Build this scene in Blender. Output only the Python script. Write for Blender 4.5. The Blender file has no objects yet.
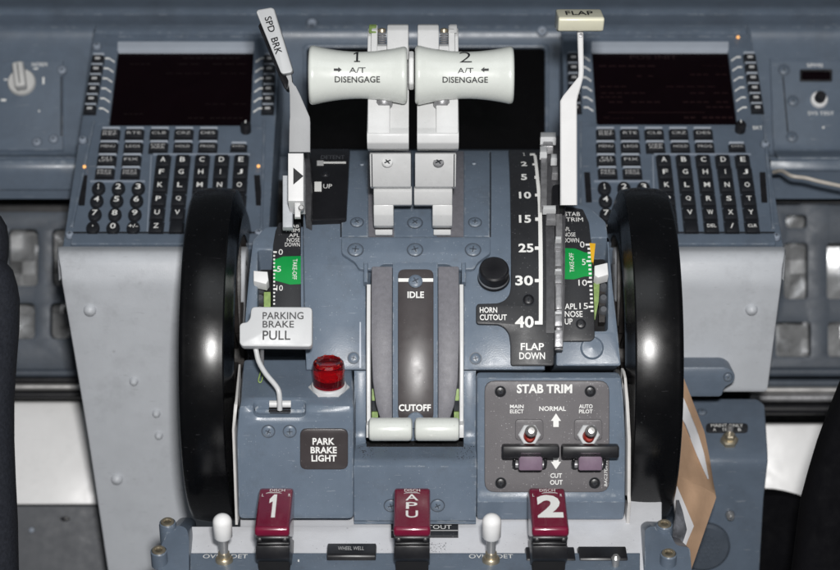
import bpy, bmesh, math, random
import numpy as np
from mathutils import Vector, Matrix
random.seed(7)
S = 0.065            # one design unit = 6.5 cm
PITCH = math.radians(30)
F = Vector((0, math.cos(PITCH), -math.sin(PITCH)))
U = Vector((0, math.sin(PITCH), math.cos(PITCH)))
R = Vector((1, 0, 0))
D0 = 24.4
CAM = -D0 * F
FP = 2200.0
def P(px, py, w):
    px, py, w = float(px), float(py), float(w); d = D0 - w
    return CAM + d * (F + (px - 420) / FP * R + (285 - py) / FP * U)
def X(px, w): return (D0 - w) * (px - 420) / FP
scn = bpy.context.scene
COL = scn.collection
# ------------------------------------------------------------------ materials
MATS = {}
def mat(name, col, rough=.5, metal=0, coat=0, var=.12, vscale=3, bump=0, bscale=200, dust=0, dustcol=(.55, .55, .55), dscale=60,
        trans=0, emit=None, es=0, scratch=0, spec=.5, ior=1.45, smudge=.15, grime=0, wear=0, wearcol=(.42, .45, .48), wr=.02):
    m = bpy.data.materials.new(name); m.use_nodes = True
    nt = m.node_tree; N = nt.nodes; L = nt.links
    b = N['Principled BSDF']
    tc = N.new('ShaderNodeTexCoord'); mp = N.new('ShaderNodeMapping'); mp.inputs['Scale'].default_value = (1 / S,) * 3
    L.new(tc.outputs['Object'], mp.inputs['Vector'])
    n1 = N.new('ShaderNodeTexNoise'); n1.inputs['Scale'].default_value = vscale; n1.inputs['Detail'].default_value = 8; n1.inputs['Roughness'].default_value = .65
    L.new(mp.outputs[0], n1.inputs['Vector'])
    mr = N.new('ShaderNodeMapRange'); mr.inputs[1].default_value = .3; mr.inputs[2].default_value = .7
    mr.inputs[3].default_value = 1 - var; mr.inputs[4].default_value = 1 + var
    L.new(n1.outputs[0], mr.inputs[0])
    vm = N.new('ShaderNodeVectorMath'); vm.operation = 'SCALE'; vm.inputs[0].default_value = col
    L.new(mr.outputs[0], vm.inputs['Scale'])
    out = vm.outputs[0]
    def mixin(fac, c, out):
        mx = N.new('ShaderNodeMix'); mx.data_type = 'RGBA'
        L.new(fac, mx.inputs[0]); L.new(out, mx.inputs[6]); mx.inputs[7].default_value = (*c, 1)
        return mx.outputs[2]
    def thr(src, a, b_, hi):
        r_ = N.new('ShaderNodeMapRange'); r_.inputs[1].default_value = a; r_.inputs[2].default_value = b_; r_.inputs[4].default_value = hi
        L.new(src, r_.inputs[0]); return r_.outputs[0]
    if grime:
        g = N.new('ShaderNodeTexNoise'); g.inputs['Scale'].default_value = 1.7; g.inputs['Detail'].default_value = 10; g.inputs['Roughness'].default_value = .75
        L.new(mp.outputs[0], g.inputs['Vector'])
        out = mixin(thr(g.outputs[0], .52, .72, grime), (.05, .045, .04), out)
    if dust:
        v = N.new('ShaderNodeTexVoronoi'); v.inputs['Scale'].default_value = dscale
        L.new(mp.outputs[0], v.inputs['Vector'])
        n3 = N.new('ShaderNodeTexNoise'); n3.inputs['Scale'].default_value = 5; n3.inputs['Detail'].default_value = 4
        L.new(mp.outputs[0], n3.inputs['Vector'])
        sub = N.new('ShaderNodeMath'); sub.operation = 'MULTIPLY'
        L.new(thr(v.outputs['Distance'], .26, .12, 1), sub.inputs[0]); 
        sep = N.new('ShaderNodeSeparateColor'); L.new(v.outputs['Color'], sep.inputs[0])
        s2 = N.new('ShaderNodeMath'); s2.operation = 'MULTIPLY'
        L.new(thr(sep.outputs[0], 1 - dust, 1 - dust + .05, 1), s2.inputs[0]); L.new(thr(n3.outputs[0], .35, .6, .8), s2.inputs[1])
        L.new(s2.outputs[0], sub.inputs[1])
        out = mixin(sub.outputs[0], dustcol, out)
    if scratch:
        w = N.new('ShaderNodeTexNoise'); w.inputs['Scale'].default_value = 14; w.inputs['Detail'].default_value = 3
        m2 = N.new('ShaderNodeMapping'); m2.inputs['Scale'].default_value = (1 / S * .35, 1 / S * 3, 1 / S * 3); m2.inputs['Rotation'].default_value = (.2, .3, .7)
        L.new(tc.outputs['Object'], m2.inputs['Vector']); L.new(m2.outputs[0], w.inputs['Vector'])
        out = mixin(thr(w.outputs[0], .69, .72, scratch), dustcol, out)
    if wear:
        bv = N.new('ShaderNodeBevel'); bv.samples = 4; bv.inputs['Radius'].default_value = wr * S
        ge = N.new('ShaderNodeNewGeometry'); dt = N.new('ShaderNodeVectorMath'); dt.operation = 'DOT_PRODUCT'
        L.new(bv.outputs[0], dt.inputs[0]); L.new(ge.outputs['True Normal'], dt.inputs[1])
        wn = N.new('ShaderNodeTexNoise'); wn.inputs['Scale'].default_value = 7; wn.inputs['Detail'].default_value = 9; wn.inputs['Roughness'].default_value = .7
        L.new(mp.outputs[0], wn.inputs['Vector'])
        mm = N.new('ShaderNodeMath'); mm.operation = 'MULTIPLY'
        L.new(thr(dt.outputs['Value'], .985, .90, 1), mm.inputs[0]); L.new(thr(wn.outputs[0], .50, .60, wear), mm.inputs[1])
        out = mixin(mm.outputs[0], wearcol, out)
    L.new(out, b.inputs['Base Color'])
    rr = N.new('ShaderNodeMapRange'); rr.inputs[1].default_value = .3; rr.inputs[2].default_value = .7
    rr.inputs[3].default_value = max(.02, rough - smudge * rough); rr.inputs[4].default_value = min(1, rough + smudge * rough)
    n4 = N.new('ShaderNodeTexNoise'); n4.inputs['Scale'].default_value = 9; n4.inputs['Detail'].default_value = 6
    L.new(mp.outputs[0], n4.inputs['Vector']); L.new(n4.outputs[0], rr.inputs[0]); L.new(rr.outputs[0], b.inputs['Roughness'])
    b.inputs['Metallic'].default_value = metal
    b.inputs['Coat Weight'].default_value = coat; b.inputs['Coat Roughness'].default_value = .12
    b.inputs['Specular IOR Level'].default_value = spec
    b.inputs['IOR'].default_value = ior
    if trans: b.inputs['Transmission Weight'].default_value = trans
    if emit: b.inputs['Emission Color'].default_value = (*emit, 1); b.inputs['Emission Strength'].default_value = es
    if bump:
        bt = N.new('ShaderNodeTexNoise'); bt.inputs['Scale'].default_value = bscale; bt.inputs['Detail'].default_value = 3
        L.new(mp.outputs[0], bt.inputs['Vector'])
        bp = N.new('ShaderNodeBump'); bp.inputs['Strength'].default_value = bump; bp.inputs['Distance'].default_value = .0006
        L.new(bt.outputs[0], bp.inputs['Height']); L.new(bp.outputs[0], b.inputs['Normal'])
    MATS[name] = m
    return m
mat('blue', (.125, .160, .208), .34, var=.08, bump=.12, bscale=90, dust=.22, dustcol=(.34, .37, .41), dscale=44, scratch=.35, grime=.32, wear=.9)
mat('blue_clean', (.102, .130, .170), .34, var=.10, bump=.1, bscale=90, grime=.2, scratch=.15, wear=.6)
mat('blue_dark', (.060, .074, .095), .5, var=.18, bump=.2, bscale=50, grime=.25)
mat('blue_light', (.22, .255, .31), .45, var=.08)
mat('seam', (.012, .015, .02), .7)
mat('grey_shroud', (.46, .48, .51), .45, scratch=.25, wear=.5, wr=.02, wearcol=(.25, .26, .28), var=.05, bump=.25, bscale=90, dust=.03, dustcol=(.16, .16, .16), dscale=9, grime=.2)
mat('lever_white', (.62, .625, .625), .30, var=.05, grime=.10, bump=.1, bscale=80, dust=.03, dustcol=(.4, .4, .38), dscale=20)
mat('edge_white', (.50, .49, .48), .5, var=.15, grime=.3)
mat('blade_white', (.72, .72, .72), .4, var=.04, bump=.1, bscale=80, dust=.03, dustcol=(.4, .4, .38), dscale=20)
mat('grip_white', (.61, .635, .60), .28, coat=.25, var=.05, smudge=.4, grime=.06, dust=.02, dustcol=(.3, .3, .28), dscale=18)
mat('cream', (.72, .70, .55), .3, coat=.2, var=.04)
mat('ivory_green', (.22, .32, .10), .5, var=.3, vscale=20)
mat('placard', (.022, .023, .026), .45, var=.15, bump=.12, bscale=140, dust=.30, dustcol=(.16, .16, .17), dscale=42)
mat('placard_brown', (.050, .043, .044), .34, var=.15, bump=.06, bscale=160, dust=.10, dustcol=(.2, .19, .19), dscale=45)
mat('felt', (.150, .148, .165), .45, var=.15, vscale=22, bump=.25, bscale=120, dust=.35, dustcol=(.24, .24, .28), dscale=55)
mat('stab_grey', (.125, .118, .124), .5, var=.10, bump=.2, bscale=120, dust=.45, dustcol=(.40, .39, .40), dscale=40)
mat('wheel_black', (.002, .002, .0025), .265, var=.3, bump=.05, bscale=150, spec=.5, smudge=.08, dust=.10, dustcol=(.05,.05,.055), dscale=38, scratch=.25)
mat('wheel_web', (.022, .019, .018), .5, var=.5, vscale=5, bump=.3, bscale=30)
mat('black', (.010, .010, .012), .36, var=.2, wear=.5, wearcol=(.09, .09, .10), wr=.012, dust=.05, dustcol=(.1, .1, .1))
mat('black_matte', (.006, .006, .007), .8)
mat('key', (.012, .013, .016), .4)
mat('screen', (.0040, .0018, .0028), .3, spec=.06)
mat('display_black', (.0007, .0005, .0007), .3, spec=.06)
mat('screen_dim', (.0005, .0003, .0004), .3, emit=(.07, .026, .028), es=.16)
mat('screen_dimmer', (.0005, .0003, .0004), .3, emit=(.06, .03, .03), es=.09)
mat('ink_white', (.78, .78, .76), .6, var=.05)
mat('ink_grey', (.48, .48, .48), .6, var=.05)
mat('ink_black', (.012, .013, .015), .5)
mat('green', (.0, .27, .05), .45, var=.08)
mat('yellow', (.75, .42, .02), .45, var=.1)
mat('maroon', (.15, .006, .028), .25, wear=.5, wearcol=(.3, .12, .16), wr=.012, coat=.4, var=.12, dust=.10, dustcol=(.25, .12, .14), dscale=30)
mat('steel', (.50, .49, .48), .34, metal=.75, var=.15)
mat('steel_worn', (.30, .30, .31), .42, metal=.5, var=.3, vscale=9, bump=.4, bscale=30)
mat('brass_nut', (.42, .37, .28), .38, metal=.8, var=.25)
mat('white_cap', (.78, .78, .78), .35, var=.04, grime=.12, scratch=.12, dustcol=(.4, .4, .4))
mat('pedestal_white', (.70, .71, .74), .5, var=.05, bump=.2, bscale=70, dust=.04, dustcol=(.2, .2, .2), dscale=15, grime=.1)
mat('red_lens', (.48, .001, .016), .07, trans=.90, coat=.5, ior=1.45, var=.02)
mat('red_core', (.85, .02, .05), .35, var=.05)
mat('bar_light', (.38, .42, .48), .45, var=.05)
mat('track_grey', (.06, .06, .065), .5, var=.3, vscale=14, dust=.4, dustcol=(.15, .15, .16), dscale=45)
mat('red_paint', (.32, .03, .02), .4)
mat('purple', (.17, .12, .165), .38, var=.25, dust=.3, dustcol=(.2, .17, .2), dscale=40)
mat('paper_brown', (.43, .28, .18), .7, var=.10, vscale=4, scratch=.25, dustcol=(.30, .17, .09))
mat('paper_white', (.72, .72, .74), .6, var=.05)
mat('plastic_clear', (.12, .125, .14), .2, coat=.6, var=.6, vscale=8)
mat('cloth', (.016, .018, .024), .9, spec=.2, var=.3, vscale=30, bump=1, bscale=28)
mat('cloth_black', (.003, .003, .004), .9, var=.2, bump=.3, bscale=25, spec=.1)
mat('foil', (.55, .56, .57), .38, metal=.6, var=.35, vscale=3, bump=.4, bscale=4)
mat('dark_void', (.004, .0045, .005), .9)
mat('kick_grey', (.085, .09, .10), .6, var=.08)
mat('amber_lit', (.8, .3, .05), .4, emit=(1, .55, .22), es=.9)
mat('hose', (.42, .39, .35), .5, var=.15)
mat('handle_grey', (.52, .53, .54), .45, var=.04, bump=.1, bscale=80, dust=.03, dustcol=(.3, .3, .3), dscale=20)
mat('knob_grey', (.50, .50, .49), .5, var=.06)
# ------------------------------------------------------------------ surfaces
def proj(p):
    d = p - CAM; z = d.dot(F)
    return 420 + d.dot(R) / z * FP, 285 - d.dot(U) / z * FP
class Surf:
    def __init__(s, pts, smooth=0, flat=False):
        if callable(pts): raise Exception
        a, b = pts[0][0], pts[-1][0]
        s.py = np.arange(a, b + .25, .5)
        w = np.interp(s.py, [p[0] for p in pts], [p[1] for p in pts])
        if smooth:
            k = int(smooth * 2) | 1
            for _ in range(2):
                pad = k // 2
                # linear extrapolated padding
                lo = w[0] + (w[1] - w[0]) * np.arange(-pad, 0); hi = w[-1] + (w[-1] - w[-2]) * np.arange(1, pad + 1)
                w = np.convolve(np.concatenate([lo, w, hi]), np.ones(k) / k, 'valid')
        s.w = w; s.fix()
    def fix(s):
        c = [P(420, p, q) for p, q in zip(s.py, s.w)]
        s.y = np.array([v.y for v in c]); s.z = np.array([v.z for v in c])
        s.t = np.concatenate([[0], np.cumsum(np.hypot(np.diff(s.y), np.diff(s.z)))])
        s.curved = True
    def W(s, py):
        if py < s.py[0]: return s.w[0] + (py - s.py[0]) * (s.w[1] - s.w[0]) * 2
        if py > s.py[-1]: return s.w[-1] + (py - s.py[-1]) * (s.w[-1] - s.w[-2]) * 2
        return float(np.interp(py, s.py, s.w))
    def uv(s, px, py):
        x = X(px, s.W(py))
        q = P(420, py, s.W(py))
        if py < s.py[0]: t = -math.hypot(q.y - s.y[0], q.z - s.z[0])
        elif py > s.py[-1]: t = s.t[-1] + math.hypot(q.y - s.y[-1], q.z - s.z[-1])
        else: t = float(np.interp(py, s.py, s.t))
        return (x, -t)
    def uvh(s, px, py, h):
        if not h: return s.uv(px, py)
        qx, qy = px, py
        for _ in range(6):
            x, v = s.uv(qx, qy); a, b = proj(s.pt(x, v, h))
            qx += (px - a) * .8; qy += (py - b) * .8
        return s.uv(qx, qy)
    def yz(s, t):
        if t < 0: return (s.y[0] + (s.y[1] - s.y[0]) / s.t[1] * t, s.z[0] + (s.z[1] - s.z[0]) / s.t[1] * t)
        if t > s.t[-1]:
            k = (t - s.t[-1]) / (s.t[-1] - s.t[-2])
            return (s.y[-1] + (s.y[-1] - s.y[-2]) * k, s.z[-1] + (s.z[-1] - s.z[-2]) * k)
        return (float(np.interp(t, s.t, s.y)), float(np.interp(t, s.t, s.z)))
    def frame_t(s, t):
        e = .02
        a = s.yz(t - e); b = s.yz(t + e)
        T = Vector((0, b[0] - a[0], b[1] - a[1])).normalized()
        up = -T
        N = R.cross(up)
        return up, N
    def pt(s, x, v, h=0):
        y, z = s.yz(-v); up, N = s.frame_t(-v)
        return Vector((x, y, z)) + N * h
    def M(s, px, py, h=0, rot=0):
        x, v = s.uvh(px, py, h); o = s.pt(x, v, h); up, N = s.frame_t(-v)
        m = Matrix(((R.x, up.x, N.x, o.x), (R.y, up.y, N.y, o.y), (R.z, up.z, N.z, o.z), (0, 0, 0, 1)))
        return m @ Matrix.Rotation(rot, 4, 'Z')
def frameP(px, py, w, tilt=0, yaw=0):
    """local frame: x right, y up, z towards the viewer side; tilt leans the z axis upward (radians)"""
    o = P(px, py, w)
    m = Matrix(((R.x, U.x, -F.x, o.x), (R.y, U.y, -F.y, o.y), (R.z, U.z, -F.z, o.z), (0, 0, 0, 1)))
    return m @ Matrix.Rotation(yaw, 4, 'Y') @ Matrix.Rotation(-tilt, 4, 'X')
def sc(px_len, w): return px_len * (D0 - w) / FP
# ------------------------------------------------------------------ mesh collecting
class Part:
    def __init__(s): s.v = []; s.f = []; s.m = []; s.mats = []
    def mi(s, name):
        if name not in s.mats: s.mats.append(name)
        return s.mats.index(name)
    def add(s, bm, fn, mname):
        k = s.mi(mname); off = len(s.v)
        bm.verts.index_update()
        for v in bm.verts: s.v.append(fn(v.co))
        for f in bm.faces: s.f.append([off + v.index for v in f.verts]); s.m.append(k)
        bm.free()
    def raw(s, verts, faces, mname):
        k = s.mi(mname); off = len(s.v)
        s.v += [Vector(v) for v in verts]
        for f in faces: s.f.append([off + i for i in f]); s.m.append(k)
    # slab lying on a surface
    def slab(s, surf, pts, h0, h1, mname, r=0, bev=0, holes=(), px=True, step=.07, seg=4):
        P2 = [surf.uvh(*p, max(h1, -.12)) for p in pts] if px else list(pts)
        HL = [[surf.uvh(*p, h1) for p in h] if px else list(h) for h in holes]
        area = sum(P2[i][0] * P2[(i + 1) % len(P2)][1] - P2[(i + 1) % len(P2)][0] * P2[i][1] for i in range(len(P2)))
        if area < 0: P2.reverse()
        if r: P2 = rounded(P2, r, seg)
        if r: HL = [rounded(h if sum(h[i][0] * h[(i + 1) % len(h)][1] - h[(i + 1) % len(h)][0] * h[i][1] for i in range(len(h))) > 0 else h[::-1], r, seg) for h in HL]
        bm = bmesh.new()
        if holes:
            edges = []
            for lp in [P2] + HL:
                vs = [bm.verts.new((x, y, h1)) for x, y in lp]
                edges += [bm.edges.new((vs[i], vs[(i + 1) % len(vs)])) for i in range(len(vs))]
            bmesh.ops.triangle_fill(bm, use_beauty=True, use_dissolve=False, edges=edges)
            bmesh.ops.dissolve_limit(bm, angle_limit=.01, verts=bm.verts[:], edges=bm.edges[:])
            bmesh.ops.recalc_face_normals(bm, faces=bm.faces[:])
            if sum(f.normal.z for f in bm.faces) < 0: bmesh.ops.reverse_faces(bm, faces=bm.faces[:])
        else:
            bm.faces.new([bm.verts.new((x, y, h1)) for x, y in P2])
        if h0 is not None:
            top = bm.faces[:]
            bnd = [e for e in bm.edges if len(e.link_faces) == 1]
            ret = bmesh.ops.extrude_edge_only(bm, edges=bnd)
            nv = [g for g in ret['geom'] if isinstance(g, bmesh.types.BMVert)]
            for v in nv: v.co.z = h0
            bmesh.ops.recalc_face_normals(bm, faces=bm.faces[:])
            bm.normal_update()
            if sum(f.normal.z * f.calc_area() for f in bm.faces) < 0: bmesh.ops.reverse_faces(bm, faces=bm.faces[:])
            if bev:
                es = [e for e in bm.edges if len(e.link_faces) == 2 and abs(e.verts[0].co.z - h1) < 1e-6 and abs(e.verts[1].co.z - h1) < 1e-6 and any(abs(f.normal.z) < .5 for f in e.link_faces)]
                bmesh.ops.bevel(bm, geom=es, offset=bev, segments=2, profile=.5, affect='EDGES', clamp_overlap=True)
        cut(bm, step)
        s.add(bm, lambda c: surf.pt(c.x, c.y, c.z), mname)
        return s
    def text(s, surf, txt, box, h, mname='ink_white', bold=0, rot=0, depth=None, px=True, slant=0):
        """box = px bounding box x0,y0,x1,y1 ; rot in quarter turns (ccw)"""
        vs, fs = glyphs(txt, bold)
        if slant: vs = [(x + slant * y, y) for x, y in vs]
        x0, y0, x1, y1 = box
        a = surf.uvh((x0 + x1) / 2, y1, h); b = surf.uvh((x0 + x1) / 2, y0, h)
        ymid = (y0 + y1) / 2
        xl = surf.uvh(x0, ymid, h)[0]; xr = surf.uvh(x1, ymid, h)[0]
        bm = bmesh.new(); bv = []
        for x, y in vs:
            for _ in range(rot % 4): x, y = 1 - y, x
            bv.append(bm.verts.new((xl + (xr - xl) * x, a[1] + (b[1] - a[1]) * y, h)))
        for f in fs:
            try: bm.faces.new([bv[i] for i in f])
            except ValueError: pass
        cut(bm, .07)
        s.add(bm, lambda c: surf.pt(c.x, c.y, c.z), mname)
        return s
    def textM(s, M, txt, cx, cy, w_, h_, z, mname='ink_black', bold=0, fn=None):
        vs, fs = glyphs(txt, bold)
        V = []
        for x, y in vs:
            c = Vector((cx + (x - .5) * w_, cy + (y - .5) * h_, z))
            if fn: c = fn(c)
            V.append(M @ c)
        s.raw(V, fs, mname); return s
    def box(s, M, c, size, mname, bev=0, seg=2):
        bm = bmesh.new(); bmesh.ops.create_cube(bm, size=1)
        for v in bm.verts: v.co = Vector((c[0] + v.co.x * size[0], c[1] + v.co.y * size[1], c[2] + v.co.z * size[2]))
        if bev: bmesh.ops.bevel(bm, geom=bm.edges[:], offset=bev, segments=seg, profile=.5, affect='EDGES', clamp_overlap=True)
        s.add(bm, lambda q: M @ q, mname); return s
    def lathe(s, M, prof, mname, seg=40, c=(0, 0, 0), sx=1, sy=1, cap=True):
        V = []; Fc = []
        n = len(prof)
        for r, h in prof:
            for k in range(seg):
                a = 2 * math.pi * k / seg
                V.append(M @ Vector((c[0] + r * math.cos(a) * sx, c[1] + r * math.sin(a) * sy, c[2] + h)))
        for i in range(n - 1):
            for k in range(seg):
                k2 = (k + 1) % seg
                Fc.append([i * seg + k, i * seg + k2, (i + 1) * seg + k2, (i + 1) * seg + k])
        if cap:
            Fc.append([k for k in range(seg)][::-1]); Fc.append([(n - 1) * seg + k for k in range(seg)])
        s.raw(V, Fc, mname); return s
    def loft(s, secs, mname, cap=True, closed=True):
        n = len(secs[0]); V = [p for q in secs for p in q]; Fc = []
        for i in range(len(secs) - 1):
            for k in range(n if closed else n - 1):
                k2 = (k + 1) % n
                Fc.append([i * n + k, i * n + k2, (i + 1) * n + k2, (i + 1) * n + k])
        if cap: Fc.append(list(range(n))[::-1]); Fc.append([(len(secs) - 1) * n + k for k in range(n)])
        s.raw(V, Fc, mname); return s
    def tube(s, pts, r, mname, seg=12, sub=6):
        Q = spline(pts, sub) if sub > 1 else [Vector(p) for p in pts]
        secs = []
        for i, p in enumerate(Q):
            t = (Q[min(i + 1, len(Q) - 1)] - Q[max(i - 1, 0)]).normalized()
            a = t.cross(Vector((.31, .2, .93))).normalized(); b = t.cross(a)
            secs.append([p + (a * math.cos(2 * math.pi * k / seg) + b * math.sin(2 * math.pi * k / seg)) * r for k in range(seg)])
        return s.loft(secs, mname)
    def prism(s, outline, x0, x1, mname, bev=0, seg=2):
        """side outline [(py,w)...] extruded from world x0 to x1"""
        pts = [P(420, a, b) for a, b in outline]
        bm = bmesh.new()
        A = [bm.verts.new((x0, p.y, p.z)) for p in pts]; B = [bm.verts.new((x1, p.y, p.z)) for p in pts]
        bm.faces.new(A); bm.faces.new(B[::-1])
        for i in range(len(pts)):
            j = (i + 1) % len(pts); bm.faces.new([A[j], A[i], B[i], B[j]])
        bmesh.ops.recalc_face_normals(bm, faces=bm.faces[:])
        if bev: bmesh.ops.bevel(bm, geom=bm.edges[:], offset=bev, segments=seg, profile=.5, affect='EDGES', clamp_overlap=True)
        s.add(bm, lambda c: c.copy(), mname); return s
    def sheetP(s, pts, w, th, mname, bev=0, r=0, holes=()):
        """slab facing the viewer side at depth w (number or function of px,py), thickness th away from viewer"""
        wf = w if callable(w) else (lambda a, b: w)
        bm = bmesh.new()
        Q = list(pts)
        if sum(Q[i][0] * Q[(i + 1) % len(Q)][1] - Q[(i + 1) % len(Q)][0] * Q[i][1] for i in range(len(Q))) < 0: Q.reverse()
        if r: Q = rounded(Q, r, 4)
        es = []
        for lp in [Q] + [rounded(h, r, 4) if r else h for h in holes]:
            vs = [bm.verts.new((x, y, 0)) for x, y in lp]
            es += [bm.edges.new((vs[i], vs[(i + 1) % len(vs)])) for i in range(len(vs))]
        if holes: bmesh.ops.triangle_fill(bm, use_beauty=True, edges=es)
        else: bm.faces.new(bm.verts[:])
        bnd = [e for e in bm.edges if len(e.link_faces) == 1]
        top = bm.faces[:]
        ret = bmesh.ops.extrude_face_region(bm, geom=top)
        for g in ret['geom']:
            if isinstance(g, bmesh.types.BMVert): g.co.z = 1
        for v in bm.verts:
            z = v.co.z; v.co = P(v.co.x, v.co.y, wf(v.co.x, v.co.y)) + F * th * z
        bmesh.ops.recalc_face_normals(bm, faces=bm.faces[:])
        if bev: 
            es = [e for e in bm.edges if len(e.link_faces) == 2 and e.calc_face_angle(0) > .7]
            bmesh.ops.bevel(bm, geom=es, offset=bev, segments=2, profile=.5, affect='EDGES', clamp_overlap=True)
        s.add(bm, lambda c: c.copy(), mname); return s
def cut(bm, step):
    if not bm.verts: return
    lo = min(v.co.y for v in bm.verts); hi = max(v.co.y for v in bm.verts)
    k = math.floor(lo / step) + 1
    while k * step < hi - 1e-5:
        bmesh.ops.bisect_plane(bm, geom=bm.verts[:] + bm.edges[:] + bm.faces[:], plane_co=(0, k * step, 0), plane_no=(0, 1, 0), dist=1e-5)
        k += 1
def rounded(pts, r, seg=4):
    out = []; n = len(pts)
    for i in range(n):
        a = Vector(pts[i - 1]); b = Vector(pts[i]); c = Vector(pts[(i + 1) % n])
        d1 = (a - b); d2 = (c - b); l1 = d1.length; l2 = d2.length
        rr = min(r, l1 * .45, l2 * .45)
        if l1 < 1e-9 or l2 < 1e-9: continue
        d1 /= l1; d2 /= l2
        p = b + d1 * rr; q = b + d2 * rr
        for k in range(seg + 1):
            t = k / seg
            o = p * (1 - t) ** 2 + b * 2 * t * (1 - t) + q * t * t
            out.append((o.x, o.y))
    return out
def spline(pts, sub):
    Q = [Vector(p) for p in pts]; out = []
    for i in range(len(Q) - 1):
        p0 = Q[max(i - 1, 0)]; p1 = Q[i]; p2 = Q[i + 1]; p3 = Q[min(i + 2, len(Q) - 1)]
        for k in range(sub):
            t = k / sub
            out.append(.5 * ((2 * p1) + (p2 - p0) * t + (2 * p0 - 5 * p1 + 4 * p2 - p3) * t * t + (3 * p1 - p0 - 3 * p2 + p3) * t ** 3))
    out.append(Q[-1]); return out
GL = {}
def glyphs(txt, bold=0):
    k = (txt, bold)
    if k in GL: return GL[k]
    if txt == '1':
        V = [(.38, 0), (.68, 0), (.68, 1), (.45, 1), (.12, .80), (.12, .62), (.38, .70)] if bold > .03 else \
            [(.40, .11), (.16, .11), (.16, 0), (.88, 0), (.88, .11), (.64, .11), (.64, 1), (.46, 1), (.10, .84), (.10, .71), (.40, .82)]
        GL[k] = (V, [[0, 1, 2, 6], [2, 3, 4, 5, 6]] if bold > .03 else [[0, 5, 6, 10], [1, 2, 3, 4, 5, 0], [6, 7, 8, 9, 10]]); return GL[k]
    cu = bpy.data.curves.new('lettering', 'FONT'); cu.body = txt; cu.offset = bold; cu.resolution_u = 3; cu.space_character = 1.0 + bold
    ob = bpy.data.objects.new('lettering', cu); COL.objects.link(ob)
    dg = bpy.context.evaluated_depsgraph_get(); me = bpy.data.meshes.new_from_object(ob.evaluated_get(dg))
    vs = [(v.co.x, v.co.y) for v in me.vertices]; fs = [list(p.vertices) for p in me.polygons]
    bpy.data.objects.remove(ob); bpy.data.curves.remove(cu); bpy.data.meshes.remove(me)
    xs = [v[0] for v in vs]; ys = [v[1] for v in vs]
    x0, x1, y0, y1 = min(xs), max(xs), min(ys), max(ys)
    if (x1 - x0) < .3: x0 -= .0; 
    GL[k] = ([((x - x0) / (x1 - x0), (y - y0) / (y1 - y0)) for x, y in vs], fs)
    return GL[k]
# ------------------------------------------------------------------ objects
def thing(name, label, cat, at, group=None, kind=None):
    o = bpy.data.objects.new(name, None); COL.objects.link(o); o.location = Vector(at) * S
    o.empty_display_size = .02
    if label: o['label'] = label
    if cat: o['category'] = cat
    if group: o['group'] = group
    if kind: o['kind'] = kind
    return o
def origin(p):
    o = Vector((0, 0, 0))
    while p is not None: o += p.location; p = p.parent
    return o
def obj(name, part, parent=None, label=None, ang=38):
    me = bpy.data.meshes.new(name)
    o = bpy.data.objects.new(name, me); COL.objects.link(o)
    vs = [v * S for v in part.v]
    lo = Vector([min(v[i] for v in vs) for i in range(3)]); hi = Vector([max(v[i] for v in vs) for i in range(3)])
    c = (lo + hi) / 2
    if parent is not None: o.parent = parent
    o.location = c - origin(parent)
    me.from_pydata([v - c for v in vs], [], part.f)
    for mn in part.mats: me.materials.append(MATS[mn])
    me.polygons.foreach_set('material_index', part.m)
    me.polygons.foreach_set('use_smooth', [True] * len(me.polygons))
    me.update(); me.set_sharp_from_angle(angle=math.radians(ang))
    if label: o['label'] = label
    return o
def single(name, part, label, cat, group=None, kind=None):
    o = obj(name, part); 
    if label: o['label'] = label
    if cat: o['category'] = cat
    if group: o['group'] = group
    if kind: o['kind'] = kind
    return o
def rect(x0, y0, x1, y1): return [(x0, y0), (x1, y0), (x1, y1), (x0, y1)]
def screw(surf, px, py, r, body='blue', cross='blue_dark', h=.0, parent=None, name='screw', ring=True, dome=.025):
    p = Part(); M = surf.M(px, py, h); w = surf.W(py); r = sc(r, w)
    if body == 'black': cross = 'seam'
    if ring: p.lathe(M, [(r * 1.0, .0015), (r * 1.0, .004), (r * .86, .004), (r * .86, .0015)], 'blue_dark' if body != 'black' else 'seam', 28, cap=False)
    p.lathe(M, [(r * .85, 0), (r * .85, dome * .4), (r * .72, dome * .8), (r * .4, dome), (.001, dome)], body, 28)
    a = random.random() * 1.5
    M2 = M @ Matrix.Rotation(a, 4, 'Z')
    p.box(M2, (0, 0, dome), (r * .85, r * .17, .006), cross); p.box(M2, (0, 0, dome), (r * .17, r * .85, .006), cross)
    return obj(name, p, parent)
# ------------------------------------------------------------------ profiles
def arc(R_, a, b, cy=388, off=0): 
    return [(q, off + math.sqrt(max(R_ * R_ - ((cy - q) / 100) ** 2, .0004))) for q in np.arange(a, b + .1, .5)]
QUAD = Surf(arc(2.4, 148.5, 446))
TRK = Surf(arc(2.6, 131, 380))
IND = Surf(arc(2.36, 156, 376, off=-.10))
LB = Surf([(350, 2.0), (358, 2.12), (400, 2.84), (408, 2.93), (520, 2.6), (530, 2.57)], 4)
CB = Surf(arc(2.4, 262, 440) + [(461, 2.70), (467, 2.74), (526, 2.47)], 2)
RB = Surf([(360, 2.32), (370, 2.46), (376, 2.62), (497, 2.46), (502, 2.50), (526, 2.28)], 2)
PED = Surf([(480, 1.6), (570, 3.15), (600, 3.6)])
FIRE = Surf([(536, 2.66), (600, 3.72)])
CDU = Surf([(20, -1.90), (252, .45)])
CDUT = Surf([(20, -1.75), (33, -1.62)])
SHR = Surf([(240, .1), (249, .62), (253, .72), (262, .76), (282, .74), (600, -1.1)], 3)
PAN = Surf([(-60, -3.6), (-2, -2.62), (7, -2.34), (13, -2.26), (20, -2.34), (28, -2.46), (40, -2.47), (154, -2.0), (160, -1.66), (166, -1.64), (190, -1.76)], 2)

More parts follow.
